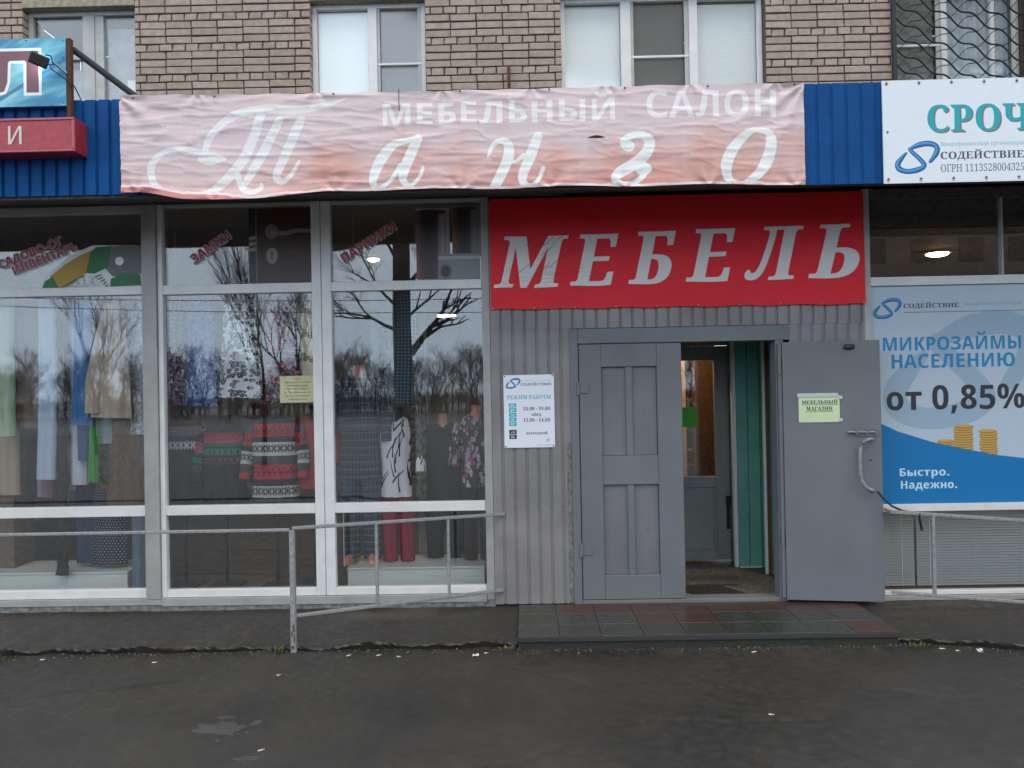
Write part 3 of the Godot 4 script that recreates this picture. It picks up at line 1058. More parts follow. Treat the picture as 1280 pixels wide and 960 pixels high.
	part(o, "spyhole_cover", loft([[Vector3(0.49, 1.955, 0.03), 0.03, 0.006, 0.0, 0, 0], [Vector3(0.49, 1.945, 0.035), 0.042, 0.016, 0.0, 0, 0], [Vector3(0.49, 1.925, 0.034), 0.04, 0.014, 0.0, 0, 0], [Vector3(0.49, 1.918, 0.03), 0.024, 0.006, 0, 0, 0]], 16), M.screw)
	for y in [1.74, 0.42]:
		part(o, "hinge", tube([Vector3(-0.022, y, 0.020), Vector3(-0.022, y + 0.13, 0.020)], 0.013, 10), M.steel)
	for k in 3:
		O.call("weld_mark", M.steel_pale, 0.20 + k * 0.022, 0.213 + k * 0.022, 1.915, 1.924, 0.0221, 0.0235, 0.0005)
	# notice taped on the leaf
	var im := canvas(256, 172, byt(205, 222, 178))
	letter(im, "МЕБЕЛЬНЫЙ", serif_bold, 20, 26, 244, 54, byt(40, 44, 40))
	im.fill_rect(Rect2i(20, 59, 224, 3), byt(60, 64, 60))
	letter(im, "МАГАЗИН", serif_bold, 48, 72, 212, 98, byt(40, 44, 40))
	im.fill_rect(Rect2i(44, 103, 172, 3), byt(60, 64, 60))
	for k in 5:
		stroke(im, [rng.randi_range(0, 80), 130 + k * 8, 2, rng.randi_range(100, 140), 120 + k * 9, 2, rng.randi_range(180, 250), 128 + k * 8, 2], Color(byt(170, 190, 150), 0.5))
	var note := thing("paper_notice", "small pale green paper notice taped to the open door leaf", "notice", Vector3(2.248, 1.58, 0.116))
	note.rotation.y = -0.148
	part(note, "paper", sheet(16, 10, func(u, v): return Vector3((u - 0.5) * 0.30, (0.5 - v) * 0.205, 0.003 * sin(u * 7.0 + v * 3.0) * v), 0.001), printed(im, 0.8))
	for p in [[-0.01, 0.105, 0.30, 0.03], [0.155, 0.085, 0.03, 0.025], [0.155, -0.085, 0.03, 0.025]]:
		var tape := mat(lin(0.55, 0.56, 0.56), 0.2)
		part(note, "tape", cbox(p[2], p[3], 0.0006, 0.0001), tape, Vector3(p[0], p[1], 0.005))
	# black cord from the handle to the railing
	single("black_cord", "black cord tying the open door handle to the railing", "cord", tube([Vector3(2.635, 0.955, 0.22), Vector3(2.66, 0.915, 0.235), Vector3(2.72, 0.85, 0.26), Vector3(2.79, 0.815, 0.28), Vector3(2.89, 0.795, 0.295), Vector3(2.90, 0.80, 0.31), Vector3(2.905, 0.76, 0.30), Vector3(2.925, 0.67, 0.29)], 0.009, 6), M.black)
	# opening hours board
	hours_board()
	# vestibule: floor, turquoise boards, inner door
	var fl := mat(lin(0.23, 0.225, 0.20), 0.6, 0.0, [50, 0.02, 5, 0.5, 0.7])
	setting("vestibule_floor", cbox(1.5, 0.06, 1.5), fl, Vector3(1.55, 0.055, -0.86))
	var mt := thing("door_mat", "dirty dark rubber mat lying just inside the open door", "mat", Vector3(1.5, 0.086, -0.36))
	for k in 9:
		part(mt, "strip", cbox(0.03, 0.006, 0.34, 0.002), M.dark, Vector3(-0.22 + k * 0.05, 0.003, 0), Vector3(0, 0.5, 0))
	part(mt, "border", cbox(0.56, 0.005, 0.03, 0.002), M.dark, Vector3(0, 0.0025, 0.18))
	part(mt, "border", cbox(0.56, 0.005, 0.03, 0.002), M.dark, Vector3(0, 0.0025, -0.18))
	var tq := mat(lin(0.17, 0.44, 0.36), 0.5, 0.0, [51, 0.006, 3, 0.9, 0.9])
	var wallm := thing("vestibule_lining", "turquoise board lining of the entrance vestibule seen through the door", "lining", Vector3(2.1, 0.085, -1.2))
	slab(wallm, "board", tq, 1.955, 2.055, 0.09, 2.3, -1.24, -1.20)
	slab(wallm, "board", tq, 2.06, 2.165, 0.09, 2.3, -1.24, -1.20)
	slab(wallm, "board", tq, 2.17, 2.20, 0.09, 2.3, -1.24, -0.99)
	slab(wallm, "board", tq, 2.17, 2.20, 0.09, 2.3, -0.985, -0.16)
	slab(wallm, "trim", M.white, 1.915, 1.95, 0.09, 2.3, -1.25, -1.19)
	slab(wallm, "trim", mat(lin(0.16, 0.05, 0.025), 0.5), 2.135, 2.168, 0.09, 2.3, -0.93, -0.90)
	slab(wallm, "trim", M.white, 2.11, 2.134, 0.09, 2.3, -0.92, -0.89)
	slab(wallm, "baseboard", M.white, 1.955, 2.165, 0.086, 0.098, -1.198, -1.185)
	slab(wallm, "side_board", tq, 0.84, 0.87, 0.09, 2.3, -1.6, -0.16)
	setting("vestibule_ceiling", cbox(1.5, 0.06, 1.5), M.concrete, Vector3(1.55, 2.34, -0.90))
	var dg := mat(lin(0.29, 0.30, 0.305), 0.55, 0.0, [52, 0.006, 3, 0.92, 0.9])
	var n := thing("inner_door", "dark grey inner door with tall glass light behind the entrance", "door", Vector3(1.6, 0.09, -1.45))
	slab(n, "frame", dg, 1.955, 2.03, 0.09, 2.3, -1.52, -1.43)
	slab(n, "frame", dg, 0.88, 1.954, 2.16, 2.3, -1.52, -1.43)
	slab(n, "stile", dg, 1.815, 1.95, 0.11, 2.155, -1.50, -1.45)
	slab(n, "stile", dg, 0.90, 1.02, 0.11, 2.155, -1.50, -1.45)
	slab(n, "cross_rail", dg, 1.021, 1.814, 2.02, 2.155, -1.50, -1.45)
	slab(n, "cross_rail", dg, 1.021, 1.814, 0.80, 0.905, -1.50, -1.45)
	slab(n, "cross_rail", dg, 1.021, 1.814, 0.11, 0.20, -1.50, -1.45)
	slab(n, "panel", dg, 1.021, 1.814, 0.20, 0.80, -1.495, -1.468)
	slab(n, "moulding", dg, 1.79, 1.814, 0.20, 0.80, -1.468, -1.455)
	glazing(n, 1.021, 1.814, 0.905, 2.02, -1.47)
	slab(n, "lock", M.black, 1.90, 1.945, 0.62, 0.72, -1.45, -1.43)
	slab(n, "handle", M.black, 1.905, 1.94, 0.40, 0.62, -1.449, -1.445)
	single("green_sheet", "bright green paper sheet on the inner door glass", "paper", board(0.36, 0.19, 0.001), mat(lin(0.10, 0.45, 0.04), 0.7), Vector3(1.47, 1.475, -1.462))
	# the furniture shop behind the inner door
	build_step()

func hours_board() -> void:
	var im := canvas(400, 576, byt(228, 230, 238))
	emblem(im, 22, 26, 0.56)
	letter(im, "Микрофинансовая организация", sans, 140, 40, 382, 52, byt(130, 175, 195))
	letter(im, "СОДЕЙСТВИЕ", serif_bold, 138, 60, 380, 90, byt(70, 70, 80))
	letter(im, "РЕЖИМ РАБОТЫ", serif_bold, 26, 160, 374, 192, byt(70, 165, 190))
	var days := ["пн", "вт", "ср", "чт", "пт"]
	for k in 5:
		im.fill_rect(Rect2i(40, 224 + k * 37, 58, 32), byt(45, 170, 190))
		letter(im, days[k], sans_bold, 54, 234 + k * 37, 84, 250 + k * 37, byt(225, 240, 240))
	for k in 2:
		im.fill_rect(Rect2i(40, 434 + k * 38, 58, 34), byt(24, 24, 26))
		letter(im, ["сб", "вс"][k], sans_bold, 54, 442 + k * 38, 84, 461 + k * 38, byt(220, 220, 220))
	letter(im, "10.00 - 19.00", serif_bold, 152, 254, 364, 282, byt(60, 60, 66))
	letter(im, "обед", serif_bold, 218, 300, 294, 334, byt(60, 60, 66))
	letter(im, "13.00 - 14.00", serif_bold, 152, 344, 364, 372, byt(60, 60, 66))
	letter(im, "выходной", serif_bold, 174, 450, 342, 478, byt(60, 60, 66))
	for k in 14:
		stroke(im, [330 + rng.randi_range(-6, 24), 512 + rng.randi_range(-14, 20), 2, 336 + rng.randi_range(-6, 24), 518 + rng.randi_range(-14, 20), 2], Color(byt(150, 150, 155), 0.7))
	letter(im, "ОГРН 1113528004325", sans, 258, 552, 388, 563, byt(140, 140, 145))
	var s := thing("opening_hours_sign", "white opening hours sign screwed to the grey cladding", "sign", Vector3(0.03, 1.60, 0.024))
	part(s, "board", board(0.395, 0.568, 0.006), printed(im, 0.35))
	for p in [[-0.187, 0.274], [0.187, 0.274], [-0.187, -0.274], [0.187, -0.274]]:
		part(s, "screw", cbox(0.010, 0.010, 0.005, 0.003), M.screw, Vector3(p[0], p[1], 0.002))

func build_step() -> void:
	var s := thing("entrance_step", "low tiled concrete step before the shop door", "step", Vector3(1.2, 0, 0.42))
	slab(s, "body", mat(lin(0.04, 0.038, 0.034), 0.8, 0.0, [55, 0.03, 5, 0.5, 0.4], 0.3), -0.078, 2.486, -0.06, 0.084, 0.03, 0.848, 0.008)
	slab(s, "nosing", M.dark, -0.082, 2.49, 0.055, 0.086, 0.849, 0.858, 0.003)
	var red := [mat(lin(0.115, 0.058, 0.044), 0.35, 0.0, [56, 0.03, 5, 0.55, 0.4]), mat(lin(0.102, 0.054, 0.043), 0.3, 0.0, [57, 0.03, 5, 0.55, 0.5]), mat(lin(0.13, 0.067, 0.05), 0.4, 0.0, [56, 0.04, 5, 0.5, 0.5])]
	var grey := [mat(lin(0.070, 0.068, 0.058), 0.3, 0.0, [58, 0.02, 5, 0.6, 0.6]), mat(lin(0.066, 0.065, 0.056), 0.24, 0.0, [58, 0.02, 5, 0.6, 0.6]), mat(lin(0.073, 0.070, 0.059), 0.34, 0.0, [59, 0.03, 5, 0.55, 0.5])]
	var px := 0.2855
	for j in 3:
		for i in 9:
			var is_red := (j == 0 and i >= 1 and i <= 8) or (j == 1 and i in [3, 4]) or (j == 2 and i == 8)
			var m: Material = red[rng.randi() % 3] if is_red else grey[rng.randi() % 3]
			if j == 2 and i in [5, 6]:
				m = grey[1]
			part(s, "tile", cbox(px - 0.003, 0.0105, 0.271, 0.001), m, Vector3(-0.08 + (i + 0.5) * px, 0.0892 + rng.randf_range(-0.0006, 0.0006), 0.034 + (j + 0.5) * 0.2735) - s.position, Vector3(0, 0, rng.randf_range(-0.002, 0.002)))

# ------------------------------------------------------------------ signs
func build_signs() -> void:
	tango_banner()
	red_banner()
	white_sign()
	left_signs()
	loan_poster()
	window_stickers()

func tango_banner() -> void:
	# sun-bleached print: pale pink above, more of the red dye left below, washed in runs under the words
	var im := canvas(1024, 152, Color.WHITE)
	var pale := Vector3(0.835, 0.75, 0.76)
	var dye := Vector3(0.80, 0.58, 0.53)
	var red := Vector3(0.77, 0.42, 0.40)
	for j in 152:
		for i in 1024:
			var u := i / 1024.0
			var v := j / 152.0
			var run := nz.get_noise_2d(i * 1.6, j * 0.12 + 40)
			var patch := nz.get_noise_2d(i * 0.35 + 500, j * 1.1)
			var k := clampf((v - 0.42 - 0.22 * smoothstep(0.32, 0.15, u)) * 1.7 + run * 0.35 + patch * 0.45, 0.0, 1.0)
			var c := pale.lerp(dye, k * 0.9)
			var r := clampf((v - 0.72) * 2.6 + patch * 0.9 - 0.15, 0, 1) * smoothstep(0.16, 0.24, u) * smoothstep(0.50, 0.36, u)
			r = maxf(r, clampf((v - 0.86) * 3.0 + patch * 0.5, 0, 1) * 0.7 * smoothstep(0.4, 0.5, u))
			c = c.lerp(red, r * 0.8)
			c = c.lerp(Vector3(0.82, 0.76, 0.77), clampf((patch + 0.1) * 1.2, 0, 0.5) * smoothstep(0.2, 0.05, absf(u - 0.08)))
			if nz.get_noise_2d(i * 7.0, j * 30.0) > 0.52:
				c *= 0.93
			im.set_pixel(i, j, Color(c.x, c.y, c.z))
	im.resize(2048, 305, Image.INTERPOLATE_BILINEAR)
	letter(im, "МЕБЕЛЬНЫЙ", sans_bold, 789, 14, 1485, 104, Color(byt(236, 234, 235), 0.78))
	letter(im, "САЛОН", sans_bold, 1579, 16, 1964, 100, Color(byt(236, 234, 235), 0.78))
	for s in TANGO:
		stroke(im, s, Color(byt(230, 235, 233), 0.72 if s[0] < 600 else 0.92))
	# the pale hem
	for i in 2048:
		var hem := 297 + int(nz.get_noise_2d(i * 1.2, 9.0) * 6.0) - int(16.0 * smoothstep(420.0, 260.0, i))
		for j in range(hem, 305):
			im.set_pixel(i, j, byt(226, 206, 206) if j < hem + 8 else byt(196, 124, 122))
	for k in 90:
		disc(im, Vector2(rng.randf_range(0, 2048), rng.randf_range(5, 300)), rng.randf_range(0.8, 2.4), rng.randf_range(0.6, 1.3), Color(byt(120, 90, 90), 0.6), 6)
	var w := 4.572
	var m := printed(im, 0.42)
	var pins := [0.02, 0.14, 0.315, 0.50, 0.63, 0.74, 0.86, 0.985]
	var sh := func(u: float, v: float) -> Vector3:
		var x := -2.682 + u * w
		var top := 3.787 - 0.017 * u + 0.003 * sin(u * 90.0)
		var low := lerpf(3.138, 3.10, u) - 0.055 * smoothstep(0.02, 0.10, u) * smoothstep(0.33, 0.20, u) + 0.006 * sin(u * 31.0)
		var y := lerpf(top, low, v)
		var zz := 0.966 + 0.010 * sin(u * 9.0 + 1.0)
		# horizontal tension wrinkles
		var r1 := 1.0 - absf(nz.get_noise_2d(x * 55, y * 420))
		var r2 := 1.0 - absf(nz.get_noise_2d(x * 130 + 200, y * 700 + 90))
		zz += (r1 ** 6) * 0.007 * (0.4 + 0.6 * smoothstep(0.9, 0.3, u)) + (r2 ** 7) * 0.005
		zz += nz.get_noise_2d(x * 60 - 400, y * 60) * 0.010
		# folds fanning up from the ties along the hem
		for p in pins:
			var dx: float = (u - p) * w
			var dy := y - low
			var rr := Vector2(dx, dy).length()
			if rr < 0.40:
				var ang := atan2(dx, dy + 0.015)
				zz += 0.010 * cos(ang * 5.5 + p * 40.0) * exp(-rr * 8.0) * smoothstep(0.0, 0.05, rr)
			var ty := top - y
			var tr := Vector2(dx + 0.12, ty).length()
			if tr < 0.3:
				zz += 0.007 * cos(atan2(dx + 0.12, ty + 0.02) * 6.0 + p * 17.0) * exp(-tr * 10.0)
		# corner creases at both ends
		var cl := Vector2(u * w, top - y)
		zz += 0.012 * cos(atan2(cl.y, cl.x + 0.01) * 9.0) * exp(-cl.length() * 3.5) * smoothstep(0.0, 0.06, cl.length())
		var cr := Vector2((1.0 - u) * w, top - y)
		zz += 0.014 * cos(atan2(cr.y, cr.x + 0.01) * 11.0) * exp(-cr.length() * 4.0) * smoothstep(0.0, 0.06, cr.length())
		# a hem that curls outward where it sags
		zz += 0.035 * smoothstep(0.88, 1.0, v) * smoothstep(0.02, 0.10, u) * smoothstep(0.33, 0.20, u)
		return Vector3(x, y, zz)
	var b := thing("fabric_banner", "faded pink furniture salon banner stretched along the canopy fascia", "banner")
	part(b, "fabric", sheet(420, 72, sh, 0.002), m)
	var slit := sheet(14, 2, func(u, v): return Vector3(0.441 + u * 0.125, 3.427 + (0.5 - v) * 0.020 * sin(u * PI) + 0.004 * sin(u * PI), 1.003 + 0.006 * sin(u * PI)), 0.001)
	part(b, "slit", slit, mat(lin(0.05, 0.012, 0.012), 0.9))
	for p in pins:
		part(b, "tie", cbox(0.012, 0.012, 0.008, 0.003), M.screw, Vector3(-2.682 + p * w, 3.772 - 0.017 * p, 0.985))
	part(b, "seam", tube([Vector3(-0.803, 3.785, 0.992), Vector3(-0.803, 3.70, 0.994), Vector3(-0.802, 3.64, 0.992)], 0.003, 5), M.black)

func red_banner() -> void:
	var im := canvas(1408, 418, byt(222, 14, 36))
	for k in 1400:
		disc(im, Vector2(rng.randf_range(0, 1408), rng.randf_range(0, 418)), rng.randf_range(4, 40), rng.randf_range(1, 4), Color(byt(196, 10, 28), 0.06), 8)
	var ch := ["М", "Е", "Б", "Е", "Л", "Ь"]
	# letter boxes measured on the cloth, in twelve-hundredths of its width
	var bx := [[8, 258, 134, 306], [257, 420, 131, 303], [446, 606, 126, 301], [632, 798, 122, 297], [822, 1020, 118, 296], [1028, 1196, 115, 292]]
	var k := 1408.0 / 1212.0
	for i in 6:
		for o in [Vector2(-3, 0), Vector2(3, 0), Vector2(0, 0)]:
			letter(im, ch[i], serif_bold, bx[i][0] * k + 4 + o.x, bx[i][2] * k * 0.985 - 10 + o.y, bx[i][1] * k - 4 + o.x, bx[i][3] * k * 0.985 - 14 + o.y, byt(218, 215, 212), 0.24)
	for i in 40:
		var p := Vector2(rng.randf_range(20, 420), rng.randf_range(250, 410))
		stroke(im, [p.x, p.y, 2, p.x + rng.randf_range(20, 60), p.y + rng.randf_range(-14, 10), 3, p.x + rng.randf_range(70, 110), p.y + rng.randf_range(-10, 14), 1], Color(byt(110, 40, 40), 0.16))
	for i in 10:
		var p := Vector2(rng.randf_range(80, 280), rng.randf_range(150, 330))
		stroke(im, [p.x, p.y, 3, p.x + 30, p.y - 20, 5, p.x + 60, p.y - 46, 2], Color(byt(90, 70, 66), 0.3))
	var b := thing("red_banner", "red furniture banner with white italic letters above the shop door", "banner", Vector3(1.2, 2.39, 0.03))
	var sh := func(u: float, v: float) -> Vector3:
		var x := -0.252 + u * 2.905
		var y := lerpf(3.262, lerpf(2.397, 2.386, u) + 0.004 * sin(u * 40.0), v)
		var r := 1.0 - absf(nz.get_noise_2d(x * 90 + y * 60, y * 120 - x * 40 + 20))
		var zz := 0.034 + (r ** 4) * 0.006 + nz.get_noise_2d(x * 40, y * 40 + 7) * 0.010
		return Vector3(x, y, zz) - Vector3(1.2, 2.39, 0.03)
	part(b, "fabric", sheet(160, 48, sh, 0.002), printed(im, 0.6))
	for i in 10:
		part(b, "screw", cbox(0.009, 0.009, 0.006, 0.003), M.zinc, Vector3(-0.235 + i * 0.319, 2.405 - 0.001 * i, 0.046) - b.position)

func white_sign() -> void:
	var im := canvas(1640, 400, byt(219, 225, 232))
	letter(im, "СРОЧ", serif_bold, 178, 104, 572, 210, byt(120, 112, 105))
	letter(im, "СРОЧ", serif_bold, 172, 98, 566, 204, byt(16, 158, 172))
	emblem(im, 50, 242, 0.83)
	letter(im, "Микрофинансовая организация", sans, 222, 242, 540, 266, byt(120, 175, 190))
	letter(im, "СОДЕЙСТВИЕ", serif_bold, 220, 274, 540, 318, byt(60, 66, 80))
	letter(im, "ОГРН 1113528004325", serif, 220, 330, 540, 360, byt(75, 80, 92))
	for k in 260:
		disc(im, Vector2(rng.randf_range(0, 1640), rng.randf_range(0, 400)), rng.randf_range(1, 26), rng.randf_range(1, 6), Color(byt(196, 200, 205), 0.12), 7)
	for i in 12:
		for y in [12, 388]:
			disc(im, Vector2(16 + i * 126, y), 7, 10, Color(byt(150, 132, 118), 0.5), 8)
	var s := thing("white_sign", "white loan company sign board on the blue fascia at right", "sign", Vector3(3.8, 3.09, 0.95))
	part(s, "board", board(2.795, 0.684, 0.012), printed(im, 0.4), Vector3(2.407 + 1.3975, 3.431, 0.962) - s.position)
	for i in 11:
		for y in [3.117, 3.752]:
			part(s, "screw", cbox(0.011, 0.011, 0.008, 0.003), M.screw, Vector3(2.436 + i * 0.214, y, 0.964) - s.position)
	part(s, "screw", cbox(0.011, 0.011, 0.008, 0.003), M.screw, Vector3(2.436, 3.43, 0.964) - s.position)

func left_signs() -> void:
	# tall blue board on rusty posts
	var im := canvas(700, 162, byt(60, 140, 175))
	for j in 162:
		for i in 700:
			var n := nz.get_noise_2d(i * 0.8 + j * 1.6, j * 0.9 - i * 0.2)
			var ray := nz.get_noise_2d((i + j * 1.7) * 2.2, 3.0)
			var c := Vector3(0.16, 0.50, 0.66).lerp(Vector3(0.55, 0.80, 0.84), clampf(n + 0.35, 0, 1))
			c = c.lerp(Vector3(0.10, 0.32, 0.48), clampf((ray - 0.1) * 1.6, 0, 0.7))
			im.set_pixel(i, j, Color(c.x, c.y, c.z))
	im.resize(1400, 324, Image.INTERPOLATE_BILINEAR)
	var L := [[1283, 44], [1283, 272], [1196, 272], [1196, 118], [1136, 118], [1132, 210], [1112, 262], [1040, 278], [1040, 230], [1060, 214], [1064, 44]]
	var P := PackedVector2Array()
	for q in L:
		P.append(Vector2(q[0], q[1]))
	poly(im, P, byt(228, 230, 230))
	for inner in Geometry2D.offset_polygon(P, -14.0):
		poly(im, inner, byt(112, 66, 74))
	var s := thing("blue_sign_board", "tall blue sign board with big maroon letter at left", "sign", Vector3(-4.0, 3.62, 0.97))
	part(s, "board", board(1.97, 0.455, 0.02), printed(im, 0.3), Vector3(-3.033 - 0.985, 3.954, 1.0) - s.position)
	for x in [-3.018, -4.9]:
		slab(s, "post", M.rust, x - 0.014, x + 0.014, 3.625, 4.182, 0.955, 0.998)
	part(s, "brace", tube([Vector3(-3.02, 4.13, 0.935) - s.position, Vector3(-2.37, 3.625, 0.83) - s.position], 0.022, 8), M.dark)
	for p in [[-3.05, 4.165], [-3.05, 4.05], [-3.30, 4.168], [-3.05, 3.745]]:
		part(s, "screw", cbox(0.008, 0.008, 0.006, 0.002), M.screw, Vector3(p[0], p[1], 1.001) - s.position)
	# floodlight aimed at the letter
	var f := thing("floodlight", "small black floodlight on an arm facing the blue sign board", "lamp", Vector3(-3.13, 3.99, 1.10))
	part(f, "housing", cbox(0.115, 0.075, 0.05, 0.008), M.black, Vector3(-0.02, 0.0, 0.01), Vector3(0.25, 0.55, -0.30))
	part(f, "glass_cover", cbox(0.095, 0.058, 0.006, 0.002), mat(lin(0.3, 0.3, 0.3), 0.1), Vector3(-0.034, 0.006, -0.014), Vector3(0.25, 0.55, -0.30))
	part(f, "bracket", tube([Vector3(0.03, 0.03, 0.02), Vector3(0.055, 0.03, 0.0), Vector3(0.06, -0.02, -0.02), Vector3(0.03, -0.03, 0.01)], 0.005, 6), M.black)
	part(f, "arm", tube([Vector3(0.055, 0.0, -0.01), Vector3(0.10, -0.045, -0.10)], 0.009, 6), M.zinc)
	part(f, "cable", tube([Vector3(0.04, -0.02, 0.0), Vector3(0.06, -0.06, 0.0), Vector3(0.10, -0.09, -0.05), Vector3(0.145, -0.13, -0.12), Vector3(0.16, -0.20, -0.165), Vector3(0.162, -0.24, -0.2)], 0.004, 5), M.black)
	var gl := mat(lin(0.6, 0.6, 0.6), 0.2)
	gl.emission_enabled = true
	gl.emission = Color(0.85, 0.95, 1.0)
	gl.emission_energy_multiplier = 1.0
	(f.get_node("glass_cover") as MeshInstance3D).material_override = gl
	var sp := SpotLight3D.new()
	sp.name = "floodlight_beam"
	sp.position = Vector3(-0.04, 0.008, -0.022)
	sp.rotation = Vector3(0.0, 0.55, 0.0)
	sp.spot_angle = 62
	sp.spot_range = 6
	sp.light_size = 0.03
	sp.light_color = Color(0.85, 0.95, 1.0)
	sp.light_energy = 0.012
	sp.shadow_enabled = true
	f.add_child(sp)
	# red box sign
	var rm := mat(lin(0.45, 0.03, 0.05), 0.35, 0.0, [61, 0.02, 4, 0.8, 0.6])
	var b := thing("red_box_sign", "red box sign with a white letter on the blue fascia", "sign", Vector3(-4.0, 3.38, 1.03))
	slab(b, "box", mat(lin(0.42, 0.035, 0.05), 0.4, 0.0, [61, 0.02, 4, 0.7, 0.6]), -5.0, -2.925, 3.388, 3.612, 0.944, 1.095)
	slab(b, "face", rm, -4.99, -2.945, 3.405, 3.595, 1.0951, 1.100, 0.002)
	for r in [[3.388, 3.404], [3.596, 3.612]]:
		slab(b, "face_trim", mat(lin(0.42, 0.08, 0.09), 0.4), -5.0, -2.925, r[0], r[1], 1.0951, 1.106, 0.003)
	slab(b, "face_trim", mat(lin(0.42, 0.08, 0.09), 0.4), -2.944, -2.925, 3.4045, 3.5955, 1.0951, 1.106, 0.003)
	var tm := TextMesh.new()
	tm.text = "И"
	tm.font = sans
	tm.font_size = 64
	tm.pixel_size = 0.0026
	tm.depth = 0.004
	part(b, "letter", tm, mat(lin(0.62, 0.58, 0.55), 0.5), Vector3(-3.318, 3.499, 1.1025) - b.position)

func loan_poster() -> void:
	# sheet inside the glass: 1.73 m by 1.70 m
	var W := 1024
	var H := 1004
	var im := canvas(W, H, byt(178, 192, 205))
	var ppm := W / 1.735
	var X := func(px: float) -> float: return (px - 1089.0) * 0.00641 * ppm
	var Y := func(px: float, py: float) -> float: return (py + (px - 1089.0) * 0.012 - 359.0) * 0.00630 * ppm
	# watermark of the emblem
	stroke(im, EMBLEM, Color(byt(128, 156, 180), 0.55), 3.4, Vector2(90, 150), 1.6)
	emblem(im, X.call(1094), Y.call(1110, 374), 0.63)
	letter(im, "СОДЕЙСТВИЕ", serif_bold, X.call(1130), Y.call(1160, 378.5), X.call(1197), Y.call(1160, 387), byt(62, 62, 78))
	letter(im, "Микрофинансовая организация", sans, X.call(1203), Y.call(1235, 378), X.call(1272), Y.call(1235, 384), byt(110, 165, 190))
	im.fill_rect(Rect2i(int(X.call(1130)), int(Y.call(1130, 391.0)), 700, 3), byt(90, 100, 120))
	letter(im, "МИКРОЗАЙМЫ", sans_bold, X.call(1104), Y.call(1190, 416), X.call(1271), Y.call(1190, 438), byt(28, 130, 180))
	letter(im, "НАСЕЛЕНИЮ", sans_bold, X.call(1114), Y.call(1190, 442.5), X.call(1263), Y.call(1190, 460), byt(28, 130, 180))
	letter(im, "от 0,85%", sans_bold, X.call(1107), Y.call(1190, 481), X.call(1274), Y.call(1190, 517), byt(48, 48, 56))
	var wave := PackedVector2Array()
	var edge := [[1085, 522], [1120, 539], [1160, 552], [1200, 561], [1240, 569], [1290, 575], [1340, 575], [1370, 570]]
	for e in edge:
		wave.append(Vector2(X.call(e[0]), Y.call(e[0], e[1])))
	wave.append(Vector2(W + 10, H + 10))
	wave.append(Vector2(-10, H + 10))
	# printed coin stacks stand behind the wave
	for s in [[1167, 1188, 551], [1187, 1211, 531], [1218, 1240, 537]]:
		var y := 585.0
		var k := 0
		while y > float(s[2]):
			var j := (k * 37 % 5 - 2) * 0.35
			disc(im, Vector2(X.call((s[0] + s[1]) / 2.0 + j), Y.call(s[0], y)), (s[1] - s[0]) * 0.5 * 0.00641 * ppm, 7.5, byt(150, 112, 44))
			disc(im, Vector2(X.call((s[0] + s[1]) / 2.0 + j), Y.call(s[0], y) - 4), (s[1] - s[0]) * 0.5 * 0.00641 * ppm, 6.5, byt(196, 158, 82))
			y -= 3.0
			k += 1
	poly(im, wave, byt(0, 112, 172))
	letter(im, "Быстро.", sans_bold, X.call(1121), Y.call(1150, 584.5), X.call(1181), Y.call(1150, 597.5), byt(196, 218, 230))
	letter(im, "Надежно.", sans_bold, X.call(1122), Y.call(1150, 600), X.call(1190), Y.call(1150, 612.5), byt(196, 218, 230))
	var p := thing("loan_poster", "blue and white micro loan poster filling the office window", "poster", Vector3(3.578, 0.82, -0.0275))
	part(p, "sheet", board(1.735, 1.70, 0.002), printed(im, 0.45), Vector3(0, 0.853, 0))

func flat_shape(pts: Array, t := 0.002) -> ArrayMesh:
	var P := PackedVector2Array()
	for q in pts:
		P.append(Vector2(q[0], q[1]))
	if Geometry2D.is_polygon_clockwise(P):
		P.reverse()
	var ix := Geometry2D.triangulate_polygon(P)
	var st := SurfaceTool.new()
	st.begin(Mesh.PRIMITIVE_TRIANGLES)
	st.set_smooth_group(-1)
	for k in range(0, ix.size(), 3):
		for q in [0, 1, 2]:
			st.add_vertex(Vector3(P[ix[k + 2 - q]].x, P[ix[k + 2 - q]].y, 0))
		for q in [0, 1, 2]:
			st.add_vertex(Vector3(P[ix[k + q]].x, P[ix[k + q]].y, -t))
	for k in P.size():
		var a := Vector3(P[k].x, P[k].y, 0)
		var b := Vector3(P[(k + 1) % P.size()].x, P[(k + 1) % P.size()].y, 0)
		quad(st, a, b, b - Vector3(0, 0, t), a - Vector3(0, 0, t))
	st.generate_normals()
	return st.commit()

func sticker_text(label: String, lines: Array, at: Vector3, turn: float, high: float, tone: Color) -> void:
	var s := thing("window_lettering", label, "lettering", at, "red words stuck on the display windows")
	s.rotation.z = turn
	var y := 0.0
	for ln in lines:
		var tm := TextMesh.new()
		tm.text = ln[0]
		tm.font = sans_bold
		tm.font_size = 64
		tm.pixel_size = high / 46.0
		tm.depth = 0.0015
		var rim := SurfaceTool.new()
		rim.begin(Mesh.PRIMITIVE_TRIANGLES)
		for k in 8:
			rim.append_from(tm, 0, Transform3D(Basis(), Vector3(cos(TAU * k / 8), sin(TAU * k / 8), 0) * high * 0.085 + Vector3(0, 0, k * 0.00003)))
		part(s, "outline", rim.commit(), mat(lin(0.40, 0.40, 0.42), 0.5), Vector3(ln[1] + high * 0.03, y - high * 0.03, -0.0012))
		part(s, "word", tm, mat(tone, 0.5), Vector3(ln[1], y, 0.001))
		y -= high * 1.25

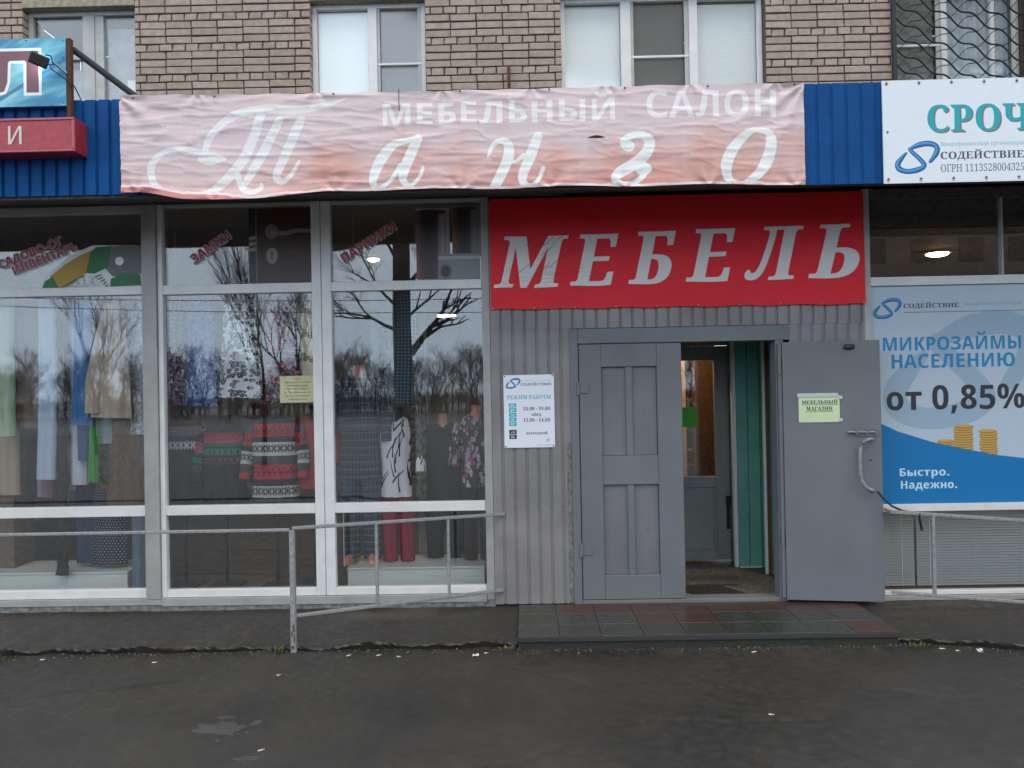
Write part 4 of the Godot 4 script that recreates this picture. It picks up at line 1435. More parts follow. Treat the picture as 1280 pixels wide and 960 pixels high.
func window_stickers() -> void:
	var red := lin(0.42, 0.035, 0.05)
	sticker_text("two slanted red words on the leftmost upper pane", [["САДОВО-ОГ", 0.0], ["ИНВЕНТАРЬ", 0.09]], Vector3(-3.92, 2.93, -0.026), 0.36, 0.068, red)
	sticker_text("slanted red word beside the door handle picture", [["ЗАМКИ", 0.0]], Vector3(-2.47, 2.945, -0.026), 0.60, 0.075, red)
	sticker_text("slanted red word beside the plastic pipe pictures", [["ПАРНИКИ", 0.0]], Vector3(-1.215, 2.955, -0.026), 0.56, 0.075, red)
	# secateurs
	var s := thing("secateurs_sticker", "yellow and green garden secateurs sticker on the leftmost upper pane", "sticker", Vector3(-3.4, 2.8, -0.0275))
	var yellow := mat(lin(0.40, 0.24, 0.02), 0.5)
	var green := mat(lin(0.015, 0.14, 0.04), 0.5)
	var grey := mat(lin(0.10, 0.105, 0.11), 0.4)
	# outline points in metres from the sticker's middle
	part(s, "backing", flat_shape([[-0.44, -0.16], [-0.36, -0.17], [-0.12, -0.05], [0.02, -0.08], [0.10, -0.16], [0.38, -0.15], [0.40, 0.17], [-0.02, 0.18], [-0.22, 0.09], [-0.40, -0.06]]), M.white, Vector3(0, 0, -0.0005))
	part(s, "grip", flat_shape([[-0.34, -0.12], [-0.28, -0.155], [-0.06, -0.035], [-0.04, 0.06], [-0.02, 0.14], [-0.12, 0.10], [-0.24, 0.03], [-0.36, -0.06]]), yellow, Vector3(0, 0, 0.0022))
	part(s, "grip_end", flat_shape([[-0.425, -0.155], [-0.29, -0.158], [-0.34, -0.065], [-0.40, -0.10]]), green, Vector3(0, 0, 0.0044))
	part(s, "grip_head", flat_shape([[-0.07, -0.04], [0.0, -0.045], [0.10, 0.0], [0.13, 0.17], [0.02, 0.165], [-0.03, 0.13]]), green, Vector3(0, 0, 0.0046))
	part(s, "blade", flat_shape([[0.10, 0.17], [0.39, 0.17], [0.40, -0.04], [0.30, -0.07], [0.14, -0.07], [0.08, 0.0]]), grey, Vector3(0, 0, 0.0024))
	part(s, "lower_grip", flat_shape([[0.13, -0.09], [0.22, -0.05], [0.36, -0.06], [0.37, -0.145], [0.12, -0.15]]), green, Vector3(0, 0, 0.0048))
	part(s, "bolt", tube([Vector3(0.20, 0.05, 0.0), Vector3(0.20, 0.05, 0.006)], 0.034, 14), M.zinc)
	for k in 5:
		part(s, "spring_coil", tube([Vector3(0.0 + k * 0.022, -0.075 - k * 0.018, 0.003), Vector3(0.05 + k * 0.014, -0.055 - k * 0.020, 0.003)], 0.004, 5), M.black)
	# door handle picture
	var im := canvas(208, 236, byt(62, 40, 36))
	for k in 260:
		var y := rng.randf_range(0, 236)
		stroke(im, [rng.randi_range(20, 120), y, 2, rng.randi_range(120, 180), y + rng.randf_range(-10, 10), 3, 208, y, 2], Color(byt(40, 28, 26) if rng.randf() < 0.6 else byt(104, 44, 44), 0.16))
	im.fill_rect(Rect2i(0, 0, 22, 236), byt(38, 38, 36))
	im.fill_rect(Rect2i(22, 0, 5, 236), byt(92, 86, 80))
	disc(im, Vector2(76, 74), 22, 24, byt(120, 112, 102))
	stroke(im, [80, 76, 16, 120, 80, 14, 160, 72, 13, 204, 74, 12], byt(126, 118, 108))
	disc(im, Vector2(76, 150), 20, 26, byt(136, 128, 118))
	disc(im, Vector2(76, 144), 4, 4, byt(60, 50, 46))
	im.fill_rect(Rect2i(74, 144, 4, 18), byt(60, 50, 46))
	for k in 3:
		stroke(im, [0, 96 + k * 18, 11, 22, 92 + k * 18, 11], byt(140, 132, 122))
	single("handle_picture", "dark picture of a brown door with handle on the pane", "sticker", board(0.50, 0.59, 0.002), printed(im, 0.4), Vector3(-1.917, 2.948, -0.0275))
	# plastic rolls
	for q in [[-0.705, 2.935, 0.265, 0.56, byt(128, 62, 66), byt(150, 140, 142), "picture of a red pipe standing upright on the pane"], [-0.44, 3.03, 0.225, 0.40, byt(120, 74, 34), byt(120, 118, 120), "picture of an amber pipe at the pane's right edge"]]:
		var pim := canvas(96, 192, q[5])
		for i in 96:
			var t := i / 96.0
			pim.fill_rect(Rect2i(i, 6, 1, 186), (q[4] as Color).lerp(byt(34, 26, 28), clampf(sin(t * PI * 1.3) * 0.9, 0, 1)) if t < 0.66 else (q[5] as Color).lerp(byt(90, 86, 90), absf(sin(t * 20.0)) * 0.5))
		disc(pim, Vector2(46, 10), 40, 7, byt(46, 40, 42))
		single("pipe_picture", q[6], "sticker", board(q[2], q[3], 0.002), printed(pim, 0.4), Vector3(q[0], q[1], -0.0275), Vector3.ZERO, "pipe pictures on the pane")
	var gp := canvas(128, 84, byt(120, 124, 126))
	gp.fill_rect(Rect2i(0, 8, 128, 10), byt(160, 164, 166))
	disc(gp, Vector2(22, 58), 20, 26, byt(92, 96, 96))
	disc(gp, Vector2(22, 58), 13, 19, byt(40, 44, 44))
	single("pipe_picture", "picture of a grey pipe lying open end forward", "sticker", board(0.33, 0.20, 0.002), printed(gp, 0.4), Vector3(-0.50, 2.752, -0.0245), Vector3.ZERO, "pipe pictures on the pane")
	# yellow typed notice on the inside of the pane
	var nt := canvas(288, 212, byt(214, 212, 168))
	var rows := ["Отдел", "«Домашний текстиль»", "«БЕЛЫЙ ДОМ»", "переехал по адресу:", "ул. Пролетарская, д.4,", "магазин «Универсал»", "(там где почта)"]
	for k in 7:
		var half: int = [30, 104, 88, 92, 108, 100, 72][k]
		letter(nt, rows[k], sans if k != 2 else sans_bold, 144 - half, 16 + k * 27, 144 + half, 32 + k * 27, byt(64, 62, 48))
	single("paper_notice", "yellowish typed notice stuck inside the middle window pane", "notice", board(0.286, 0.213, 0.001), printed(nt, 0.8), Vector3(-1.806, 1.806, -0.062))

# ------------------------------------------------------------------ cloth prints
func floral(bg: Color, tones: Array, n: int, r0: float, r1: float, size := 192) -> Image:
	var im := canvas(size, size, bg)
	for k in n:
		var c := Vector2(rng.randf_range(0, size), rng.randf_range(0, size))
		var col: Color = tones[rng.randi() % tones.size()]
		var r := rng.randf_range(r0, r1)
		var a := rng.randf() * TAU
		for q in 5:
			disc(im, c + Vector2.from_angle(a + TAU * q / 5) * r * 0.7, r * 0.55, r * 0.5, col, 8)
		disc(im, c, r * 0.3, r * 0.3, bg, 6)
	return im

func plaid(bg: Color, a: Color, b: Color, n := 6, size := 192) -> Image:
	var im := canvas(size, size, bg)
	var step := size / n
	for k in n:
		for half in 2:
			var c := a if half == 0 else b
			var w := 4 if half == 0 else 9
			var o := k * step + (0 if half == 0 else step / 2)
			for j in size:
				for i in w:
					im.set_pixel(mini(o + i, size - 1), j, im.get_pixel(mini(o + i, size - 1), j).lerp(c, 0.55))
					im.set_pixel(j, mini(o + i, size - 1), im.get_pixel(j, mini(o + i, size - 1)).lerp(c, 0.55))
	return im

const STAR := ["..#...#..", ".##.#.##.", "###.#.###", "..#####..", ".#.###.#.", "..#####..", "###.#.###", ".##.#.##.", "..#...#.."]
const HEART := [".##...##.", "#..#.#..#", "#...#...#", "#.......#", ".#.....#.", "..#...#..", "...#.#...", "....#....", "........."]
const DEER := ["#.#......", ".##......", ".##......", "..#.....#", "..#######", "..######.", "..#.#..#.", "..#.#..#.", "..#.#..#."]
const DOTS := ["#..#..#..", ".........", ".#..#..#.", ".........", "#..#..#..", ".........", ".#..#..#.", ".........", "#..#..#.."]

# knitted bands from top to bottom: [rows, ground, motif colour, motif]
func knit(bands: Array, cell := 2) -> Image:
	var rows := 0
	for b in bands:
		rows += int(b[0])
	var im := canvas(72 * cell, rows * cell, Color.BLACK)
	var y := 0
	for b in bands:
		im.fill_rect(Rect2i(0, y * cell, 72 * cell, int(b[0]) * cell), b[1])
		if b[3] != null:
			for j in mini(9, int(b[0])):
				for i in 72:
					var s: String = b[3][j]
					if s[i % 9] == "#":
						im.fill_rect(Rect2i(i * cell, (y + j + maxi(0, (int(b[0]) - 9) / 2)) * cell, cell, cell), b[2])
		y += int(b[0])
	return im

# ------------------------------------------------------------------ garments
func hang(called: String, label: String, cat: String, x0: float, x1: float, w0: float, w1: float, y0: float, y1: float, z: float, deep: float, m: Material, folds := 5, rip := 0.05, shoulders := true) -> MeshInstance3D:
	# hung 0.15 m nearer the glass than first measured
	var k0 := (6.25 - z) / (6.4 - z)
	x0 *= k0
	x1 *= k0
	w0 *= k0
	w1 *= k0
	y0 = 1.764 + (y0 - 1.764) * k0
	y1 = 1.764 + (y1 - 1.764) * k0
	z += 0.15
	var rings := []
	var n := 12
	var ph := rng.randf() * TAU
	for k in n + 1:
		var t := k / float(n)
		var wt := lerpf(w0, w1, t)
		var d := deep
		if shoulders and k == 0:
			wt *= 0.35
			d *= 0.4
		rings.append([Vector3(lerpf(x0, x1, t) + 0.006 * sin(t * 5.0 + ph), lerpf(y0, y1, t if k != 1 or not shoulders else 0.03), z), wt / 2, d / 2, rip * (0.3 + 0.7 * t), folds, ph + t * 1.3])
	var base := Vector3(x1, y1, z)
	for r in rings:
		r[0] -= base
	return single(called, label, cat, loft(rings, 40, 1.0, maxf(0.2, w0 * 1.0)), m, base, Vector3.ZERO, "garments hung in the shop windows")

func dress_form(label: String, x: float, z: float, top: float, hem: float, w: float, m: Material, neck: Material, floor_y: float, trousers: Material = null, leg_to := 0.0, sleeve := 0.5, fit := 1.0, group := "dressed shop dummies") -> Node3D:
	var t := thing("shop_dummy", label, "mannequin", Vector3(x, floor_y, z), group)
	var h := top - hem
	var f := func(yy: float) -> float: return yy - floor_y
	var ph := x * 7.0
	var body := [
		[Vector3(0, f.call(top), 0), w * 0.17, 0.05, 0.0, 3, ph],
		[Vector3(0, f.call(top - 0.03), 0), w * 0.36, 0.075, 0.0, 3, ph],
		[Vector3(0, f.call(top - 0.10), 0), w * 0.47, 0.10, 0.01, 3, ph],
		[Vector3(0, f.call(top - h * 0.35), 0.01), w * 0.45, 0.125, 0.02, 5, ph],
		[Vector3(0, f.call(top - h * 0.6), 0.01), w * 0.42 * fit, 0.115, 0.03, 5, ph + 0.5],
		[Vector3(0, f.call(top - h * 0.85), 0.01), w * 0.45, 0.125, 0.035, 6, ph + 0.9],
		[Vector3(0, f.call(hem), 0.01), w * 0.46, 0.13, 0.045, 6, ph + 1.2]]
	part(t, "top", loft(body, 36, 1.0, h), m)
	if sleeve > 0.0:
		for s in [-1, 1]:
			var sh := Vector3(s * w * 0.43, f.call(top - 0.085), 0)
			var el := sh + Vector3(s * 0.05, -0.27 * sleeve * 2.0, 0.02)
			var wr := el + Vector3(s * 0.01, -0.22 * sleeve * 2.0, 0.06)
			part(t, "sleeve", loft([[sh, 0.05, 0.055, 0.0, 3, 0], [sh.lerp(el, 0.5), 0.058, 0.06, 0.05, 4, 1], [el, 0.052, 0.055, 0.07, 4, 2], [el.lerp(wr, 0.5), 0.048, 0.05, 0.05, 5, 2.5], [wr, 0.045, 0.045, 0.03, 4, 3]], 18, 0.4, h), m)
	if neck:
		part(t, "neck", loft([[Vector3(0, f.call(top + 0.075), 0.0), 0.035, 0.035, 0, 0, 0], [Vector3(0, f.call(top + 0.07), 0.0), 0.046, 0.048, 0, 0, 0], [Vector3(0, f.call(top + 0.02), 0.005), 0.05, 0.052, 0, 0, 0], [Vector3(0, f.call(top - 0.05), 0.012), 0.07, 0.07, 0, 0, 0]], 18), neck)
	if trousers:
		for s in [-1, 1]:
			var cx: float = s * w * 0.22
			part(t, "trouser_leg", loft([[Vector3(cx * 0.9, f.call(hem + 0.10), 0.0), w * 0.21, 0.10, 0.0, 3, 0], [Vector3(cx, f.call(hem - 0.1), 0.0), w * 0.22, 0.11, 0.03, 4, ph], [Vector3(cx, f.call(lerpf(hem, leg_to, 0.5)), 0.01), w * 0.19, 0.09, 0.05, 4, ph + 1], [Vector3(cx, f.call(lerpf(hem, leg_to, 0.85)), 0.0), w * 0.18, 0.085, 0.05, 5, ph + 2], [Vector3(cx, f.call(leg_to), 0.0), w * 0.18, 0.085, 0.06, 5, ph + 2.4]], 24, 0.5, h), trousers)
	else:
		part(t, "stand_pole", tube([Vector3(0, 0.02, 0), Vector3(0, f.call(hem + 0.2), 0)], 0.014, 8), M.black)
		part(t, "stand_base", cbox(0.26, 0.02, 0.26, 0.008), M.dark, Vector3(0, 0.01, 0))
	return t

func build_interior() -> void:
	# shells
	var floor_m := mat(lin(0.12, 0.115, 0.105), 0.5, 0.0, [70, 0.01, 4, 0.7, 1.2])
	var wall_m := mat(lin(0.30, 0.285, 0.26), 0.9, 0.0, [71, 0.01, 4, 0.85, 1.5])
	var ceil_m := mat(lin(0.32, 0.31, 0.30), 0.9, 0.0, [72, 0.02, 4, 0.85, 1.0])
	setting("shop_floor", cbox(7.0, 0.1, 8.0), floor_m, Vector3(-3.2, 0.06, -4.09))
	setting("shop_ceiling", cbox(7.0, 0.1, 8.0), ceil_m, Vector3(-3.2, 3.36, -4.09))
	setting("shop_wall", cbox(7.0, 3.4, 0.1), wall_m, Vector3(-3.2, 1.7, -8.1))
	setting("shop_wall", cbox(0.1, 3.4, 8.0), wall_m, Vector3(-6.72, 1.7, -4.09))
	setting("shop_wall", cbox(0.1, 3.4, 8.0), wall_m, Vector3(0.30, 1.7, -4.20))
	var beige := mat(lin(0.40, 0.36, 0.29), 0.85, 0.0, [73, 0.02, 4, 0.7, 0.8])
	setting("office_floor", cbox(4.6, 0.1, 3.2), floor_m, Vector3(4.95, 0.02, -1.69))
	setting("office_ceiling", cbox(4.6, 0.06, 3.2), beige, Vector3(4.95, 3.03, -1.72))
	setting("office_wall", cbox(4.6, 3.2, 0.1), beige, Vector3(4.95, 1.6, -3.36))
	setting("office_wall", cbox(0.1, 3.2, 3.2), beige, Vector3(7.2, 1.6, -1.72))
	setting("office_wall", cbox(0.1, 3.2, 3.2), beige, Vector3(2.62, 1.6, -1.78))
	setting("office_bulkhead", cbox(4.3, 0.30, 0.06), M.soffit, Vector3(4.85, 3.15, -0.14))
	# furniture shop beyond the inner door
	setting("salon_floor", cbox(2.16, 0.1, 3.0), floor_m, Vector3(1.45, 0.03, -3.06))
	setting("salon_ceiling", cbox(2.16, 0.1, 3.0), ceil_m, Vector3(1.45, 2.72, -3.06))
	var warm := mat(lin(0.28, 0.19, 0.11), 0.7, 0.0, [74, 0.02, 4, 0.7, 0.8])
	setting("salon_wall", cbox(2.16, 2.8, 0.08), warm, Vector3(1.45, 1.35, -4.55))
	setting("salon_wall", cbox(0.5, 2.8, 0.06), wall_m, Vector3(0.62, 1.35, -1.58))
	setting("salon_wall", cbox(0.5, 2.8, 0.06), wall_m, Vector3(2.28, 1.35, -1.58))
	var wood := mat(lin(0.17, 0.095, 0.05), 0.45, 0.0, [75, 0.02, 4, 0.6, 0.5])
	var cab := thing("display_cabinet", "brown wooden cabinet with shelves seen through the inner door glass", "cabinet", Vector3(1.6, 0.08, -2.4))
	slab(cab, "side", wood, 1.78, 1.98, 0.08, 2.2, -2.7, -2.2)
	slab(cab, "side", wood, 1.16, 1.19, 0.08, 2.2, -2.7, -2.3)
	slab(cab, "back", warm, 1.19, 1.78, 0.08, 2.2, -2.7, -2.68)
	for y in [0.5, 0.92, 1.08, 1.62, 2.1]:
		slab(cab, "shelf", wood, 1.195, 1.775, y, y + 0.03, -2.67, -2.3)
	slab(cab, "post", mat(lin(0.42, 0.30, 0.16), 0.5), 1.66, 1.70, 0.08, 2.15, -2.32, -2.26)
	var box_at := [[1.50, 0.95, 0.16, 0.10], [1.52, 1.11, 0.14, 0.22], [1.60, 1.11, 0.08, 0.13]]
	var names := ["cream box on the cabinet's lower shelf", "grey vase shaped box on the cabinet's middle shelf", "small tan box beside the grey one in the cabinet"]
	for k in 3:
		var q: Array = box_at[k]
		single("shelf_box", names[k], "box", cbox(q[2] * 0.8, q[3], 0.10, 0.01), mat(lin(0.42, 0.34, 0.22) if k != 1 else lin(0.3, 0.3, 0.3), 0.7), Vector3(q[0], q[1] + q[3] / 2 + 0.0, -2.42))
	# lamps that are on
	lamp_disc("round warm ceiling lamp glowing in the office upper window", Vector3(3.915, 2.985, -1.35), 0.10, Color(1.0, 0.78, 0.5), 12.0, 0.4)
	lamp_disc("round warm ceiling lamp glowing behind the pipe window", Vector3(-1.705, 3.30, -2.9), 0.07, Color(1.0, 0.82, 0.6), 9.0, 0.6)
	lamp_disc("warm ceiling lamp in the furniture room behind inner door", Vector3(1.45, 2.66, -2.0), 0.08, Color(1.0, 0.82, 0.6), 6.0, 0.8)
	for q in [[-1.2, -6.3, "short tube lamp deep in the clothes shop"], [-4.6, -6.6, "tube lamp deep in the shop behind the leftmost window"]]:
		var l := thing("tube_lamp", q[2], "lamp", Vector3(q[0], 2.92, q[1]), "tube lamps of the clothes shop")
		part(l, "casing", cbox(0.34, 0.05, 0.10, 0.006), M.white, Vector3(0, 0.065, 0))
		var em := mat(Color(0.9, 0.9, 0.85), 0.5)
		em.emission_enabled = true
		em.emission = Color(1.0, 0.95, 0.85)
		em.emission_energy_multiplier = 2.5
		part(l, "tube", tube([Vector3(-0.14, 0.025, 0), Vector3(0.14, 0.025, 0)], 0.016, 10), em)
		part(l, "hanger", cbox(0.02, 0.31, 0.02), M.dark, Vector3(0, 0.24, 0))
		var a := AreaLight3D.new()
		a.name = "tube_light"
		a.area_size = Vector2(0.28, 0.06)
		a.light_energy = 0.15
		a.light_color = Color(1.0, 0.96, 0.9)
		a.rotation.x = -PI / 2
		a.position = Vector3(0, -0.01, 0)
		a.shadow_enabled = true
		l.add_child(a)
	# hanging rails
	for q in [[-6.0, -3.02, -0.33, "left"], [-2.95, -1.62, -0.36, "mid"], [-1.5, -0.34, -0.57, "right"]]:
		var r := thing("garment_rail", {"left": "metal garment rail behind the leftmost display window", "mid": "metal garment rail over the floral garments", "right": "metal garment rail over the checked garments"}[q[3]], "rail", Vector3((q[0] + q[1]) / 2, 2.64, q[2]), "garment rails")
		part(r, "bar", tube([Vector3(q[0], 2.655, q[2]) - r.position, Vector3(q[1], 2.655, q[2]) - r.position], 0.012, 8), M.zinc)
		for x in [q[0] + 0.05, q[1] - 0.05]:
			part(r, "dropper", tube([Vector3(x, 2.66, q[2]) - r.position, Vector3(x, 3.30, q[2]) - r.position], 0.006, 6), M.zinc)
	# plinths
	var pl := mat(lin(0.58, 0.63, 0.60), 0.5)
	for q in [[-6.0, -3.34, "pale display plinth at the foot of the leftmost window"], [-1.50, -0.36, "pale display plinth under the pyjama dummy"]]:
		var p := thing("display_plinth", q[2], "plinth", Vector3((q[0] + q[1]) / 2, 0.11, -0.6), "display plinths")
		slab(p, "box", pl, q[0], q[1], 0.112, 0.30, -0.85, -0.36)
		slab(p, "top_board", pl, q[0] - 0.005, q[1] + 0.005, 0.301, 0.318, -0.86, -0.35)
	garments_left()
	garments_middle()
	garments_right()

func lamp_disc(label: String, at: Vector3, r: float, c: Color, glow: float, energy: float) -> void:
	var l := thing("ceiling_lamp", label, "lamp", at, "round ceiling lamps that are on")
	part(l, "ring", tube([Vector3(0, 0.012, 0), Vector3(0, -0.006, 0)], r * 1.25, 24), M.zinc)
	var em := mat(Color(0.9, 0.85, 0.75), 0.4)
	em.emission_enabled = true
	em.emission = c
	em.emission_energy_multiplier = glow
	part(l, "bulb", loft([[Vector3(0, -0.005, 0), r, r, 0, 0, 0], [Vector3(0, -0.018, 0), r * 0.9, r * 0.9, 0, 0, 0], [Vector3(0, -0.03, 0), r * 0.5, r * 0.5, 0, 0, 0], [Vector3(0, -0.034, 0), r * 0.1, r * 0.1, 0, 0, 0]], 20), em)
	var o := SpotLight3D.new()
	o.name = "lamp_light"
	o.position = Vector3(0, -0.045, 0)
	o.rotation.x = -PI / 2
	o.spot_angle = 80
	o.spot_range = 8
	o.light_size = r
	o.light_color = c
	o.light_energy = energy
	o.shadow_enabled = true
	l.add_child(o)

# hair standing out from a lofted shape
func shag(rings: Array, n: int, ln: float) -> ArrayMesh:
	var st := SurfaceTool.new()
	st.begin(Mesh.PRIMITIVE_TRIANGLES)
	st.set_smooth_group(-1)
	for k in n:
		var t := rng.randf() * (rings.size() - 1.001)
		var i := int(t)
		var g: Array = rings[i]
		var h: Array = rings[i + 1]
		var c: Vector3 = g[0].lerp(h[0], t - i)
		var a := rng.randf() * TAU
		var out := Vector3(cos(a), 0, sin(a))
		var p := c + Vector3(cos(a) * lerpf(g[1], h[1], t - i), 0, sin(a) * lerpf(g[2], h[2], t - i)) * 0.9
		var tip := p + (out * 0.6 + Vector3(rng.randfn(0, 0.35), -0.8, rng.randfn(0, 0.35))) * ln * rng.randf_range(0.5, 1.1)
		var sd := out.cross(Vector3.UP) * ln * 0.09
		for v in [p - sd, tip, p + sd]:
			st.add_vertex(v)
	st.generate_normals()
	return st.commit()

func plain(r: float, g: float, b: float, weave := 0.8) -> StandardMaterial3D:
	return mat(lin(r, g, b), 0.95, 0.0, [80, 0.06, 4, weave, 0.25])

func garments_left() -> void:
	hang("shirt", "pale green shirt at the left edge of the leftmost window", "shirt", -4.36, -4.37, 0.16, 0.15, 2.64, 1.46, -0.40, 0.10, plain(0.42, 0.52, 0.36), 4)
	hang("trousers", "taupe trousers hanging beside the pale green shirt", "trousers", -4.22, -4.24, 0.20, 0.20, 2.64, 1.52, -0.50, 0.08, plain(0.20, 0.155, 0.13), 3)
	hang("jeans", "light blue jeans hanging between taupe trousers and fur scarf", "jeans", -4.01, -4.04, 0.15, 0.16, 2.64, 1.09, -0.42, 0.09, plain(0.42, 0.54, 0.66), 3)
	hang("skirt", "mauve skirt hem showing under the light blue jeans", "skirt", -4.08, -4.09, 0.10, 0.11, 1.5, 0.93, -0.50, 0.06, plain(0.22, 0.11, 0.15), 3)
	hang("scarf", "aqua and violet scarf beside the light blue jeans", "scarf", -3.97, -3.96, 0.08, 0.10, 2.64, 0.80, -0.50, 0.05, cloth(floral(byt(150, 190, 195), [byt(120, 165, 190), byt(120, 105, 165)], 40, 4, 10, 96)), 4)
	hang("dress", "long white dress between light blue jeans and fur scarf", "dress", -3.93, -3.95, 0.13, 0.15, 2.64, 0.98, -0.56, 0.07, plain(0.52, 0.54, 0.58), 4)
	hang("dress", "long grey dress behind the taupe trousers", "dress", -4.13, -4.15, 0.15, 0.17, 2.64, 0.92, -0.62, 0.08, plain(0.24, 0.25, 0.28), 4)
	hang("shirt", "pale aqua shirt between bright blue shirt and beige blouse", "shirt", -3.555, -3.57, 0.12, 0.15, 2.64, 1.38, -0.48, 0.07, plain(0.36, 0.46, 0.47), 4)
	hang("dress", "long sand dress at the far left of the leftmost window", "dress", -4.42, -4.44, 0.16, 0.18, 2.64, 0.95, -0.55, 0.08, plain(0.38, 0.31, 0.22), 4)
	# fur scarf: a shaggy rope
	var fur := mat(lin(0.085, 0.068, 0.055), 1.0, 0.0, [81, 0.09, 5, 0.35, 0.2], 0.8)
	var fr := []
	for k in 46:
		var t := k / 45.0
		var bulge := 0.5 + 0.5 * sin(k * 1.7)
		fr.append([Vector3(-3.83 - 0.03 * t + 0.008 * sin(k * 0.9), 2.64 - 2.33 * t, -0.31) - Vector3(-3.86, 0.31, -0.31), 0.034 + 0.014 * bulge, 0.034 + 0.012 * bulge, 0.14, 7, k * 0.8])
	var fs := single("fur_scarf", "long brown fur scarf hanging down to the plinth", "scarf", loft(fr, 24, 1.0, 0.2), fur, Vector3(-3.86, 0.31, -0.31))
	part(fs, "hair", shag(fr, 2600, 0.045), fur).set_meta("kind", "stuff")
	hang("shirt", "long white shirt between fur scarf and blue shirt", "shirt", -3.80, -3.82, 0.15, 0.15, 2.64, 1.03, -0.52, 0.08, plain(0.56, 0.60, 0.70), 4)
	hang("shirt", "bright blue shirt beside the green scarf", "shirt", -3.68, -3.70, 0.15, 0.20, 2.62, 1.54, -0.38, 0.10, plain(0.035, 0.16, 0.40), 4)
	hang("jeans", "dark denim leg showing below the bright blue shirt", "jeans", -3.72, -3.74, 0.12, 0.12, 1.9, 1.24, -0.46, 0.06, plain(0.03, 0.09, 0.22), 3)
	hang("scarf", "bright green scarf beside the bright blue shirt", "scarf", -3.615, -3.635, 0.045, 0.085, 2.64, 1.06, -0.40, 0.04, plain(0.03, 0.30, 0.035), 4, 0.10)
	hang("dress", "brown snake print dress between green scarf and fur coat", "dress", -3.58, -3.60, 0.15, 0.15, 2.4, 0.98, -0.52, 0.07, cloth(floral(byt(58, 46, 40), [byt(30, 24, 22), byt(96, 78, 62)], 110, 3, 7, 96)), 4)
	# beige blouse, wide at the hem
	var bl := plain(0.46, 0.38, 0.29)
	var b := hang("blouse", "sheer beige blouse with rounded hem before the fur coat", "blouse", -3.40, -3.43, 0.16, 0.34, 2.58, 1.60, -0.34, 0.12, bl, 5, 0.08)
	part(b, "sleeve", loft([[Vector3(-0.02, 0.86, 0.02), 0.05, 0.04, 0, 0, 0], [Vector3(-0.09, 0.55, 0.03), 0.055, 0.045, 0.05, 4, 1], [Vector3(-0.145, 0.30, 0.03), 0.06, 0.045, 0.07, 4, 2], [Vector3(-0.15, 0.04, 0.03), 0.065, 0.045, 0.05, 4, 3]], 18), bl)
	hang("blouse", "white lace blouse at the right edge of the leftmost window", "blouse", -3.27, -3.29, 0.20, 0.22, 2.60, 1.45, -0.50, 0.10, cloth(floral(byt(172, 178, 188), [byt(196, 202, 210), byt(150, 156, 168)], 160, 3, 7, 128)), 5)
	var fc := hang("fur_coat", "tan shaggy fur coat hanging under the white lace blouse", "coat", -3.39, -3.40, 0.34, 0.36, 2.1, 0.80, -0.52, 0.14, mat(lin(0.32, 0.205, 0.12), 1.0, 0.0, [82, 0.08, 5, 0.5, 0.25], 0.9), 6)
	var fcr := []
	for k in 9:
		fcr.append([Vector3(0.01 - 0.01 * k / 8.0, 1.15 - 1.15 * k / 8.0, 0), 0.17, 0.08, 0, 0, 0])
	part(fc, "hair", shag(fcr, 5000, 0.05), fc.material_override).set_meta("kind", "stuff")
	hang("jacket", "black jacket hanging low behind the taupe trousers", "jacket", -4.24, -4.25, 0.40, 0.42, 1.9, 0.98, -0.80, 0.16, plain(0.014, 0.013, 0.014), 5)
	var dots := canvas(96, 96, byt(26, 32, 52))
	for j in 8:
		for i in 8:
			disc(dots, Vector2(i * 12 + 3 + (j % 2) * 6, j * 12 + 4), 2.2, 2.2, byt(170, 180, 195), 8)
	var tr := hang("trousers", "navy dotted trousers standing behind the plinth", "trousers", -3.62, -3.63, 0.30, 0.32, 1.5, 0.32, -0.66, 0.12, cloth(dots, 1.6), 5)
	hang("jeans", "dark blue jeans beside the navy dotted trousers", "jeans", -3.86, -3.87, 0.22, 0.22, 1.5, 0.32, -0.74, 0.10, plain(0.02, 0.05, 0.12), 4)
	hang("jeans", "pale blue jeans hanging to the floor by the grey post", "jeans", -3.29, -3.31, 0.15, 0.14, 1.7, 0.13, -0.52, 0.09, plain(0.13, 0.19, 0.26), 3)
	single("cardboard_box", "brown cardboard box standing at the back of the plinth", "box", cbox(0.5, 0.6, 0.3, 0.004), mat(lin(0.17, 0.12, 0.085), 0.9, 0.0, [83, 0.02, 4, 0.8, 0.5]), Vector3(-4.66, 0.62, -0.70))

